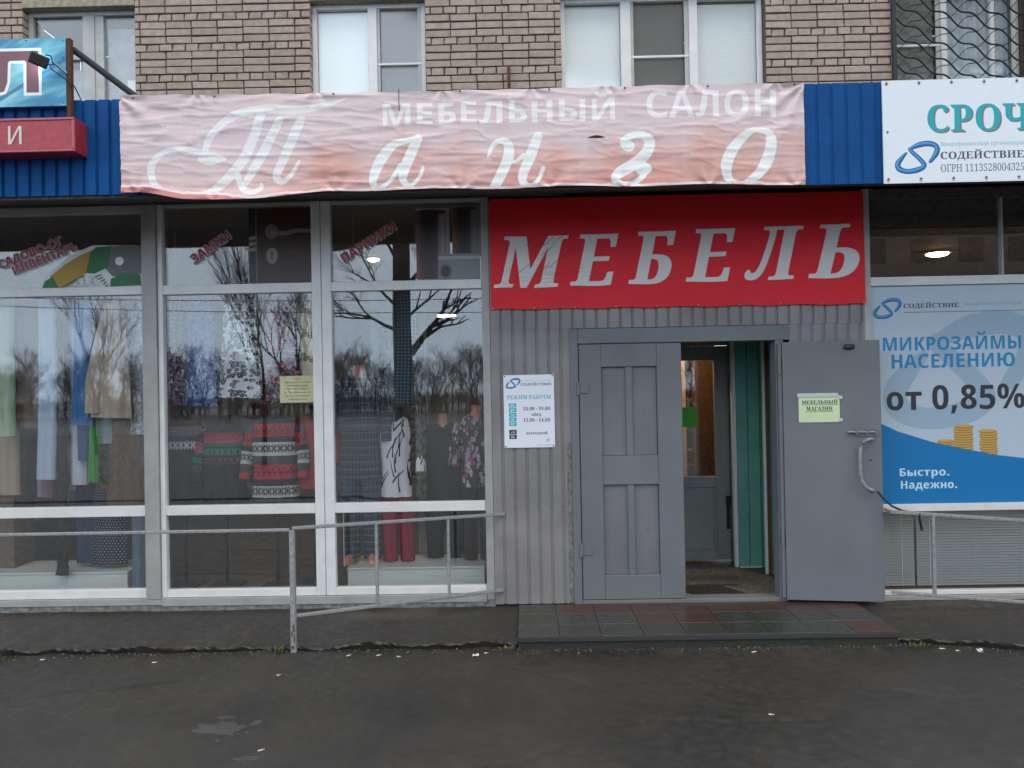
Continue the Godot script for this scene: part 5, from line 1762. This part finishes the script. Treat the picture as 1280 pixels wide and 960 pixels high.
func garments_middle() -> void:
	hang("dress", "dark purple printed dress by the grey post", "dress", -2.98, -2.99, 0.17, 0.19, 2.62, 1.69, -0.50, 0.09, cloth(floral(byt(48, 32, 52), [byt(150, 130, 150), byt(90, 50, 84), byt(120, 100, 130)], 120, 3, 6, 128)), 4)
	hang("dress", "blue floral dress in the middle window", "dress", -2.74, -2.75, 0.22, 0.29, 2.62, 1.68, -0.50, 0.10, cloth(floral(byt(36, 62, 112), [byt(92, 124, 176), byt(70, 100, 156)], 46, 8, 15, 160)), 4, 0.06)
	hang("dress", "white dress with black flowers in the middle window", "dress", -2.38, -2.39, 0.24, 0.39, 2.63, 1.745, -0.42, 0.12, cloth(floral(byt(208, 210, 212), [byt(52, 54, 58), byt(96, 98, 104), byt(70, 72, 78)], 70, 6, 13, 192)), 4, 0.06)
	hang("dress", "black dress with red and grey flowers behind the yellow notice", "dress", -2.06, -2.07, 0.26, 0.34, 2.63, 1.70, -0.50, 0.11, cloth(floral(byt(28, 26, 27), [byt(150, 28, 46), byt(120, 116, 110), byt(90, 86, 80), byt(190, 110, 120)], 70, 5, 10, 160)), 5, 0.06)
	hang("dress", "cream dress with brown leaves behind the yellow notice", "dress", -1.84, -1.85, 0.20, 0.26, 2.63, 1.80, -0.56, 0.10, cloth(floral(byt(206, 200, 170), [byt(120, 96, 62), byt(140, 118, 84)], 22, 8, 13, 160)), 4, 0.05)
	var fl := 0.11
	var navy := byt(24, 24, 40)
	var blk := byt(20, 22, 23)
	dress_form("dark dummy in navy sweater with white snowflakes and pink edge", -3.0, -0.72, 1.56, 0.86, 0.42, cloth(knit([[3, byt(170, 84, 110), navy, null], [4, navy, navy, null], [9, byt(48, 34, 64), byt(200, 196, 200), DOTS], [4, navy, navy, null], [11, navy, byt(190, 190, 192), STAR], [50, blk, blk, null]])), M.dark, fl, null, 0.0, 0.42)
	dress_form("dummy in black sweater with pink hearts and green stars", -2.62, -0.68, 1.52, 0.84, 0.42, cloth(knit([[10, blk, blk, null], [11, byt(176, 62, 86), byt(90, 26, 44), HEART], [4, byt(16, 96, 80), byt(16, 60, 52), null], [11, byt(12, 40, 38), byt(24, 130, 108), STAR], [11, blk, byt(130, 80, 96), HEART], [40, blk, byt(60, 60, 60), null]])), M.dark, fl, null, 0.0, 0.42)
	dress_form("dummy in red black and white reindeer sweater", -2.16, -0.62, 1.58, 0.86, 0.45, cloth(knit([[8, byt(74, 78, 82), blk, DOTS], [13, byt(176, 26, 34), byt(52, 16, 18), DEER], [6, blk, blk, null], [14, byt(186, 186, 182), byt(40, 42, 42), STAR], [9, byt(58, 60, 60), blk, null], [15, byt(172, 24, 36), byt(66, 20, 22), DEER], [7, blk, blk, null], [12, byt(170, 172, 170), byt(40, 42, 42), STAR], [4, byt(64, 66, 68), blk, null]])), M.dark, fl, null, 0.0, 0.46)
	dress_form("dummy in plain red shirt beside the reindeer sweater", -1.86, -0.74, 1.59, 0.95, 0.42, plain(0.46, 0.03, 0.025), M.dark, fl, null, 0.0, 0.36)
	single("cap", "small dark red cap above the reindeer sweater", "cap", loft([[Vector3(0, 0.13, 0), 0.02, 0.02, 0, 0, 0], [Vector3(0, 0.11, 0), 0.08, 0.09, 0.02, 5, 0], [Vector3(0, 0.05, 0), 0.11, 0.12, 0.02, 5, 1], [Vector3(0, 0, 0.01), 0.115, 0.13, 0, 0, 0]], 20), plain(0.16, 0.02, 0.025), Vector3(-2.40, 1.565, -0.86))

func garments_right() -> void:
	var skin := mat(lin(0.48, 0.20, 0.125), 0.55)
	var check := cloth(plaid(byt(48, 56, 64), byt(112, 120, 124), byt(34, 40, 50), 8), 1.8)
	var check2 := cloth(plaid(byt(44, 58, 70), byt(110, 128, 138), byt(30, 40, 54), 7), 2.2)
	var d := dress_form("dummy in grey checked pyjamas standing on the pale plinth", -1.42, -0.58, 1.93, 1.04, 0.42, check, skin, 0.318, check2, 0.36, 0.5, 1.0)
	for s in [-1, 1]:
		part(d, "foot", loft([[Vector3(s * 0.10, 0.05, -0.02), 0.036, 0.04, 0, 0, 0], [Vector3(s * 0.10, 0.032, 0.03), 0.044, 0.075, 0, 0, 0], [Vector3(s * 0.105, 0.012, 0.045), 0.048, 0.095, 0, 0, 0], [Vector3(s * 0.105, 0.0, 0.045), 0.042, 0.09, 0, 0, 0]], 18), skin)
	# grey towel-like panel with a stacked word
	var lk := canvas(96, 280, byt(112, 116, 118))
	var chs := ["Е", "Л", "О", "К", "О"]
	for k in 5:
		letter(lk, chs[k], sans_bold, 30, 84 + k * 34, 66, 110 + k * 34, byt(34, 36, 40))
	single("grey_scarf", "grey scarf with dark stacked letters behind the pyjama dummy", "scarf", sheet(14, 20, func(u, v): return Vector3((u - 0.5) * (0.20 + 0.035 * v), (1.0 - v) * 0.98, 0.014 * sin(u * 6.0 + v * 2.0)), 0.006), printed(lk, 0.9), Vector3(-1.235, 1.66, -0.72))
	hang("shirt", "blue checked shirt hanging before the white column", "shirt", -1.02, -1.03, 0.20, 0.24, 2.64, 1.655, -0.72, 0.10, cloth(plaid(byt(56, 74, 88), byt(126, 146, 156), byt(34, 46, 60), 7), 1.0), 4)
	# white blouse with black twigs and red trousers
	var br := canvas(192, 256, byt(206, 208, 216))
	for k in 34:
		var p := Vector2(rng.randf_range(0, 192), rng.randf_range(0, 256))
		var dd := Vector2.from_angle(rng.randf_range(-2.2, -0.6))
		stroke(br, [p.x, p.y, 8, p.x + dd.x * 30, p.y + dd.y * 30, 5, p.x + dd.x * 66 + 10, p.y + dd.y * 60, 2], byt(30, 30, 34))
	dress_form("dummy in white blouse with black twig print and red trousers", -1.105, -0.62, 1.56, 0.88, 0.34, cloth(br), M.dark, 0.318, plain(0.33, 0.015, 0.055), 0.325, 0.4)
	var cam := floral(byt(66, 64, 58), [byt(96, 92, 84), byt(40, 40, 36), byt(84, 78, 70)], 70, 6, 14, 128)
	hang("dress", "brown camouflage dress beside the twig print blouse", "dress", -0.945, -0.95, 0.15, 0.16, 2.3, 0.84, -0.72, 0.08, cloth(cam), 4)
	var col := thing("white_column", "slim pale column inside the window right of the pyjamas", "column", Vector3(-0.925, 0.11, -0.95))
	slab(col, "shaft", mat(lin(0.36, 0.38, 0.36), 0.6), -0.975, -0.875, 0.112, 3.30, -1.0, -0.90)
	dress_form("dummy in black coat behind the right side of the window", -0.72, -0.74, 1.50, 0.70, 0.40, plain(0.016, 0.017, 0.019), skin, 0.318, plain(0.014, 0.016, 0.02), 0.33, 0.45)
	dress_form("dummy in black blouse with pink and white flowers by the cladding", -0.42, -0.62, 1.57, 0.95, 0.32, cloth(floral(byt(40, 38, 42), [byt(186, 182, 186), byt(170, 70, 100), byt(150, 148, 152)], 120, 3, 7, 160)), skin, 0.318, plain(0.014, 0.014, 0.017), 0.33, 0.36)
	single("cable", "thin hanging beaded cord left of the pyjama legs", "cord", tube([Vector3(-1.535, 0.85, -0.40), Vector3(-1.535, 0.32, -0.40)], 0.003, 5), M.white)

# ------------------------------------------------------------------ railings
func bar(parent: Node3D, called: String, a: Vector3, b: Vector3, w: float, m: Material) -> void:
	var o := part(parent, called, cbox(w, w, a.distance_to(b), 0.004), m, (a + b) / 2 - parent.position)
	o.basis = Basis.looking_at((b - a).normalized(), Vector3.UP if absf((b - a).normalized().y) < 0.9 else Vector3.RIGHT)

func build_rails() -> void:
	var r := thing("railing", "thin grey metal railing along the left windows ending at the door", "railing", Vector3(-1.6, 0, 0.8))
	var z := 0.80
	bar(r, "post", Vector3(-1.612, -0.05, 0.83), Vector3(-1.612, 0.835, 0.83), 0.036, M.rail)
	bar(r, "hand_rail", Vector3(-6.0, 0.832, 0.83), Vector3(-1.63, 0.838, 0.83), 0.022, M.rail)
	# from the post the rails return slantwise to the wall
	bar(r, "hand_rail", Vector3(-1.612, 0.848, 0.83), Vector3(-0.176, 0.80, 0.018), 0.024, M.rail)
	bar(r, "lower_rail", Vector3(-1.60, 0.248, 0.822), Vector3(-0.196, 0.208, 0.018), 0.024, M.rail)
	bar(r, "baluster", Vector3(-1.088, 0.22, 0.535), Vector3(-1.088, 0.822, 0.535), 0.022, M.rail)
	bar(r, "baluster", Vector3(-0.597, 0.21, 0.257), Vector3(-0.597, 0.806, 0.257), 0.022, M.rail)
	bar(r, "post", Vector3(-4.9, -0.05, 0.83), Vector3(-4.9, 0.82, 0.83), 0.036, M.rail)
	for q in [[0.004, 0.17, 0.012, 0.05], [-0.006, 0.13, 0.009, 0.03], [0.009, 0.10, 0.008, 0.06], [-0.003, 0.04, 0.018, 0.02]]:
		part(r, "rust_patch", cbox(q[2], q[3], 0.002, 0.0008), M.rust, Vector3(-1.612 + q[0], q[1], 0.8485) - r.position)
	var s := thing("railing", "thin pale railing sloping down past the loan office window", "railing", Vector3(3.6, 0, 0.3))
	bar(s, "hand_rail", Vector3(2.69, 0.813, 0.3), Vector3(5.6, 0.572, 0.3), 0.026, M.rail)
	bar(s, "lower_rail", Vector3(2.69, 0.218, 0.3), Vector3(4.0, 0.10, 0.3), 0.024, M.rail)
	for x in [3.003, 3.70, 4.5]:
		bar(s, "baluster", Vector3(x, maxf(0.19 - (x - 3.0) * 0.09, 0.0), 0.3), Vector3(x, 0.785 - (x - 3.0) * 0.083, 0.3), 0.024, M.rail)
	bar(s, "wall_stub", Vector3(2.70, 0.813, 0.31), Vector3(2.70, 0.813, 0.0), 0.02, M.rail)

# ------------------------------------------------------------------ litter and weeds
func build_litter() -> void:
	var paper := mat(lin(0.62, 0.61, 0.57), 0.8)
	var tan := mat(lin(0.40, 0.24, 0.10), 0.8)
	var at := [[-1.58, 1.3], [-1.22, 0.93], [-1.02, 0.92], [-0.88, 0.95], [-0.3, 0.9], [-3.3, 0.92], [-2.5, 1.0], [-1.35, 2.35], [1.28, 2.0], [2.93, 1.02], [2.8, 0.99], [2.72, 0.95], [3.55, 1.02], [1.48, 0.96]]
	var where := ["butt on the dark asphalt right of the railing post foot", "butt just right of the railing post by the lip", "butt in the row between railing post and step", "butt beside another in the row before the step", "butt near the left corner of the step", "butt at the far left edge of the broken lip", "butt on the asphalt below the grey window post", "butt beside the puddle", "lone butt on open asphalt before the open door leaf", "butt right of the step beside the scrap", "butt between the weed and the scrap", "butt next to the weed right of the step", "butt at the far right edge of the asphalt", "butt before the step below the doorway"]
	for k in at.size():
		var x: float = at[k][0]
		var z: float = at[k][1]
		var s := thing("cigarette_butt", "tiny white cigarette " + where[k], "litter", Vector3(x, ground_height(x, z) + 0.004, z), "cigarette butts on the asphalt")
		var ln := rng.randf_range(0.014, 0.028)
		part(s, "paper", tube([Vector3(-ln / 2, 0, 0), Vector3(ln / 2, 0, 0)], 0.0035, 7), paper)
		part(s, "filter", tube([Vector3(ln / 2, 0, 0), Vector3(ln / 2 + 0.012, 0, 0)], 0.0037, 7), tan)
		s.rotation.y = rng.randf_range(-0.7, 0.7)
	for q in [[-0.36, 0.96, "crumpled white and red paper scrap near the step corner"], [2.95, 0.99, "crumpled white paper scrap right of the step"]]:
		var st := SurfaceTool.new()
		st.begin(Mesh.PRIMITIVE_TRIANGLES)
		st.append_from(sheet(6, 4, func(u, v): return Vector3((u - 0.5) * 0.04, 0.007 + 0.006 * sin(u * 9.0 + v * 5.0), (v - 0.5) * 0.03 + 0.01 * sin(u * 7.0)), 0.001), 0, Transform3D())
		single("paper_scrap", q[2], "litter", st.commit(), M.white, Vector3(q[0], ground_height(q[0], q[1]), q[1]))
	var leaf := mat(lin(0.055, 0.075, 0.018), 0.8)
	leaf.backlight_enabled = true
	leaf.backlight = Color(0.1, 0.15, 0.03)
	var spots := [[-1.72, 0.86, 0.05, 26, "small weed tuft at the foot of the railing post"], [2.56, 0.92, 0.04, 30, "green weed tuft at the right corner of the step"], [3.45, 1.05, 0.08, 50, "grassy weed tuft in the broken edge at far right"], [-0.16, 0.88, 0.05, 24, "small dry weed tuft at the left corner of the step"], [-3.62, 0.92, 0.04, 20, "dry grass tuft in the broken edge at far left"]]
	for q in spots:
		var tuft := thing("weed", q[4], "plant", Vector3(q[0], ground_height(q[0], q[1]) - 0.002, q[1]), "weeds in the broken edge")
		var tone: Material = leaf if q[3] > 24 else mat(lin(0.13, 0.105, 0.05), 0.9)
		for k in int(q[3]):
			var st := SurfaceTool.new()
			st.begin(Mesh.PRIMITIVE_TRIANGLES)
			st.set_smooth_group(-1)
			var a := rng.randf() * TAU
			var d := Vector3(cos(a), 0, sin(a))
			var b := d * rng.randf_range(0, 0.05) * Vector3(1.8, 0, 0.7)
			var hh: float = q[2] * rng.randf_range(0.4, 1.0)
			var tip := b + d * hh * 0.7 + Vector3(0, hh, 0)
			var sd := d.cross(Vector3.UP) * rng.randf_range(0.003, 0.008)
			var midp := b.lerp(tip, 0.5) + Vector3(0, hh * 0.2, 0)
			for v in [b - sd * 0.4, midp - sd, midp + sd, midp - sd, tip, midp + sd, b - sd * 0.4, midp + sd, b + sd * 0.4]:
				st.add_vertex(v)
			st.generate_normals()
			part(tuft, "leaf", st.commit(), tone)
	# crumbs of broken asphalt and grit along the edges
	var grit := SurfaceTool.new()
	grit.begin(Mesh.PRIMITIVE_TRIANGLES)
	var stone := cbox(1, 0.7, 0.9, 0.3)
	for k in 900:
		var x := rng.randf_range(-4.2, 4.0)
		var z := edge_of_strip(x) + absf(rng.randfn(0.03, 0.05))
		if x > -0.1 and x < 2.5:
			z = 0.842 + absf(rng.randfn(0.0, 0.035)) + 0.004
		var s := absf(rng.randfn(0.0, 0.005)) + 0.0025
		grit.append_from(stone, 0, Transform3D(Basis.from_euler(Vector3(rng.randf() * 3, rng.randf() * 3, 0)).scaled(Vector3.ONE * s), Vector3(x, ground_height(x, z) + s * 0.2, z)))
	var g := part(self, "grit", grit.commit(), mat(lin(0.11, 0.095, 0.07), 0.95))
	g.set_meta("kind", "stuff")
	g.set_meta("label", "loose grit and asphalt crumbs along the broken edge")
	g.set_meta("category", "grit")

# ------------------------------------------------------------------ what the glass mirrors: bare trees across the yard
func branch(st: SurfaceTool, a: Vector3, d: Vector3, ln: float, r: float, lvl: int, spread: float, R: RandomNumberGenerator) -> void:
	var mid := a + d * ln * 0.5 + Vector3(R.randfn(0, 1), R.randfn(0, 0.5), R.randfn(0, 1)) * ln * 0.05
	var e := a + d * ln
	add_tube(st, [a, mid, e], r, 5 if r > 0.03 else 3, r * 0.62)
	if lvl <= 0:
		return
	var n := 3 if lvl > 1 else 4
	for k in n:
		var ax := Vector3(R.randfn(0, 1), R.randfn(0, 1), R.randfn(0, 1)).normalized()
		var nd := (d + ax * spread + Vector3(0, 0.22, 0)).normalized()
		var from := e if k < 2 else a.lerp(e, R.randf_range(0.45, 0.9))
		branch(st, from, nd, ln * R.randf_range(0.62, 0.85), r * 0.58, lvl - 1, spread, R)

func tree_mesh(sd: int, high: float, r: float, lvl: int, spread: float, trunk := 0.3) -> ArrayMesh:
	var R := RandomNumberGenerator.new()
	R.seed = sd
	var st := SurfaceTool.new()
	st.begin(Mesh.PRIMITIVE_TRIANGLES)
	branch(st, Vector3(0, -0.1, 0), Vector3(R.randfn(0, 0.03), 1, R.randfn(0, 0.03)).normalized(), high * trunk, r, lvl, spread, R)
	st.generate_normals()
	return st.commit()

func build_behind() -> void:
	var bark := mat(lin(0.045, 0.038, 0.032), 0.95)
	# lopped tree mirrored in the window by the cladding
	var t := thing("lopped_tree", "dark lopped tree mirrored in the window beside the cladding", "tree", Vector3(-2.45, 0, 10.0))
	part(t, "trunk", tube([Vector3(0, -0.1, 0), Vector3(0.02, 1.5, 0), Vector3(-0.02, 3.1, 0), Vector3(0.0, 5.2, 0)], 0.22, 10, 0.17), bark)
	var R := RandomNumberGenerator.new()
	R.seed = 5
	for q in [[0.15, 2.55, 0.75, 0.95, 0.085, 3], [-0.05, 3.0, -0.9, 0.45, 0.045, 4], [0.0, 3.2, 0.9, 0.75, 0.035, 4], [0.0, 3.4, -0.7, 0.7, 0.04, 4], [0.0, 3.7, 0.6, 0.9, 0.04, 4], [0.0, 4.3, -0.5, 0.9, 0.04, 4]]:
		var st := SurfaceTool.new()
		st.begin(Mesh.PRIMITIVE_TRIANGLES)
		branch(st, Vector3(q[0], q[1], 0), Vector3(q[2], q[3], 0.05).normalized(), 0.7, q[4], q[5], 0.7, R)
		st.generate_normals()
		part(t, "limb", st.commit(), bark)
	var k := 0
	for q in [[-6.6, 14.0, 6.2, 0.075, 6, 0.40, 0.28, "slender many-limbed bare tree mirrored in the middle window"], [-13.5, 19.0, 6.0, 0.07, 6, 0.5, 0.28, "bare tree mirrored in the leftmost window"], [-8.6, 24.0, 6.5, 0.12, 6, 0.5, 0.28, "bare tree at the far edge of the yard"]]:
		var tr := thing("bare_tree", q[7], "tree", Vector3(q[0], 0, q[1]), "bare trees across the yard")
		var stt := SurfaceTool.new()
		part(tr, "branches", tree_mesh(40 + k, q[2], q[3], q[4], q[5], q[6]), bark)
		k += 1
	# the wood beyond the road reads as one mass
	var wood := Node3D.new()
	wood.name = "woodland"
	add_child(wood)
	wood.set_meta("kind", "stuff")
	wood.set_meta("label", "bare winter wood beyond the road mirrored in the windows")
	wood.set_meta("category", "wood")
	for v in 3:
		var mm := MultiMesh.new()
		mm.transform_format = MultiMesh.TRANSFORM_3D
		mm.mesh = tree_mesh(70 + v, [7.0, 6.2, 3.8][v], [0.08, 0.07, 0.05][v], 6, [0.55, 0.65, 0.85][v], [0.24, 0.2, 0.13][v])
		mm.instance_count = [130, 170, 330][v]
		for i in mm.instance_count:
			var s := rng.randf_range(0.7, 1.3)
			mm.set_instance_transform(i, Transform3D(Basis(Vector3.UP, rng.randf() * TAU).scaled(Vector3.ONE * s), Vector3(rng.randf_range(-75, 18), 0, rng.randf_range(62, 62 + [16, 14, 8][v]))))
		var o := MultiMeshInstance3D.new()
		o.name = "trees"
		o.multimesh = mm
		o.material_override = bark
		wood.add_child(o, true)
	# five-storey block across the yard that the office window mirrors
	var ob := thing("opposite_building", "dark brick block across the yard mirrored in the office window", "building", Vector3(31, 0, 46))
	var ow := mat(lin(0.16, 0.12, 0.095), 0.9, 0.0, [90, 0.02, 4, 0.8, 2.0])
	slab(ob, "wall", ow, 17, 46, -0.2, 15, 46, 57, 0.02)
	slab(ob, "roof", M.bitumen, 16.7, 46.3, 15.001, 15.4, 45.6, 57.3, 0.02)
	for fy in 5:
		for fx in 9:
			var wx := 18.6 + fx * 3.1
			slab(ob, "window", M.dark, wx, wx + 1.5, 1.1 + fy * 2.8, 2.6 + fy * 2.8, 45.93, 45.999, 0.01)
	# overhead wires
	for q in [[9.0, 3.75, 0.15], [9.0, 3.45, -0.1]]:
		var pts := []
		for i in 24:
			var u := i / 23.0 * 2.0 - 1.0
			pts.append(Vector3(u * 26.0, q[1] + 1.6 * u * u + q[2] * u, q[0] + 2.0))
		single("overhead_wire", "overhead wire crossing the yard, the %s one" % ("upper" if q[1] > 3.6 else "lower"), "wire", tube(pts, 0.008, 5), M.black, Vector3.ZERO, Vector3.ZERO, "overhead wires")
	for x in [-26.0, 26.0]:
		single("wire_pole", "grey pole carrying the overhead wires at the %s end" % ("left" if x < 0 else "right"), "pole", tube([Vector3(x, -0.1, 11.02), Vector3(x, 6.2, 11.02)], 0.12, 10), M.concrete, Vector3.ZERO, Vector3.ZERO, "poles of the overhead wires")

# ------------------------------------------------------------------ main
func _ready() -> void:
	rng.seed = 7
	nz.seed = 3
	nz.frequency = 0.01
	nz.fractal_octaves = 3
	var cam := Camera3D.new()
	cam.name = "camera"
	cam.position = Vector3(0, 1.764, 6.4)
	cam.rotation_degrees = Vector3(0.455, 0.900, -1.066)
	cam.fov = 50.4
	cam.near = 0.05
	cam.far = 600.0
	add_child(cam)
	cam.current = true
	var sky := ProceduralSkyMaterial.new()
	sky.sky_top_color = Color(0.80, 0.845, 0.885)
	sky.sky_horizon_color = Color(0.76, 0.84, 0.92)
	sky.sky_curve = 0.2
	sky.ground_bottom_color = Color(0.10, 0.10, 0.09)
	sky.ground_horizon_color = Color(0.2, 0.2, 0.2)
	sky.sky_energy_multiplier = 1.0
	sky.use_debanding = false
	var env := Environment.new()
	env.background_mode = Environment.BG_SKY
	env.sky = Sky.new()
	env.sky.sky_material = sky
	env.background_energy_multiplier = 1.0
	env.tonemap_mode = Environment.TONE_MAPPER_LINEAR
	env.tonemap_exposure = 3.1
	env.sdfgi_enabled = true
	env.ssao_enabled = true
	env.ssil_enabled = true
	var we := WorldEnvironment.new()
	we.name = "environment"
	we.environment = env
	add_child(we)
	var sun := DirectionalLight3D.new()
	sun.name = "sun"
	sun.rotation_degrees = Vector3(-58, 24, 0)
	sun.light_energy = 0.18
	sun.light_color = Color(1.0, 0.98, 0.95)
	sun.light_angular_distance = 40.0
	sun.shadow_enabled = true
	add_child(sun)
	sans = font(["Droid Sans"], 400)
	sans_bold = font(["Droid Sans"], 700)
	serif = font(["Droid Serif"], 400)
	serif_bold = font(["Droid Serif"], 700)
	materials()
	build_ground()
	build_strip(-8.0, -0.083)
	build_strip(2.492, 8.0)
	build_block()
	build_canopy()
	build_shopfront()
	build_entrance()
	build_signs()
	build_interior()
	build_rails()
	build_litter()
	build_behind()

func font(names: Array, weight: int) -> SystemFont:
	var f := SystemFont.new()
	f.font_names = PackedStringArray(names)
	f.font_weight = weight
	return f
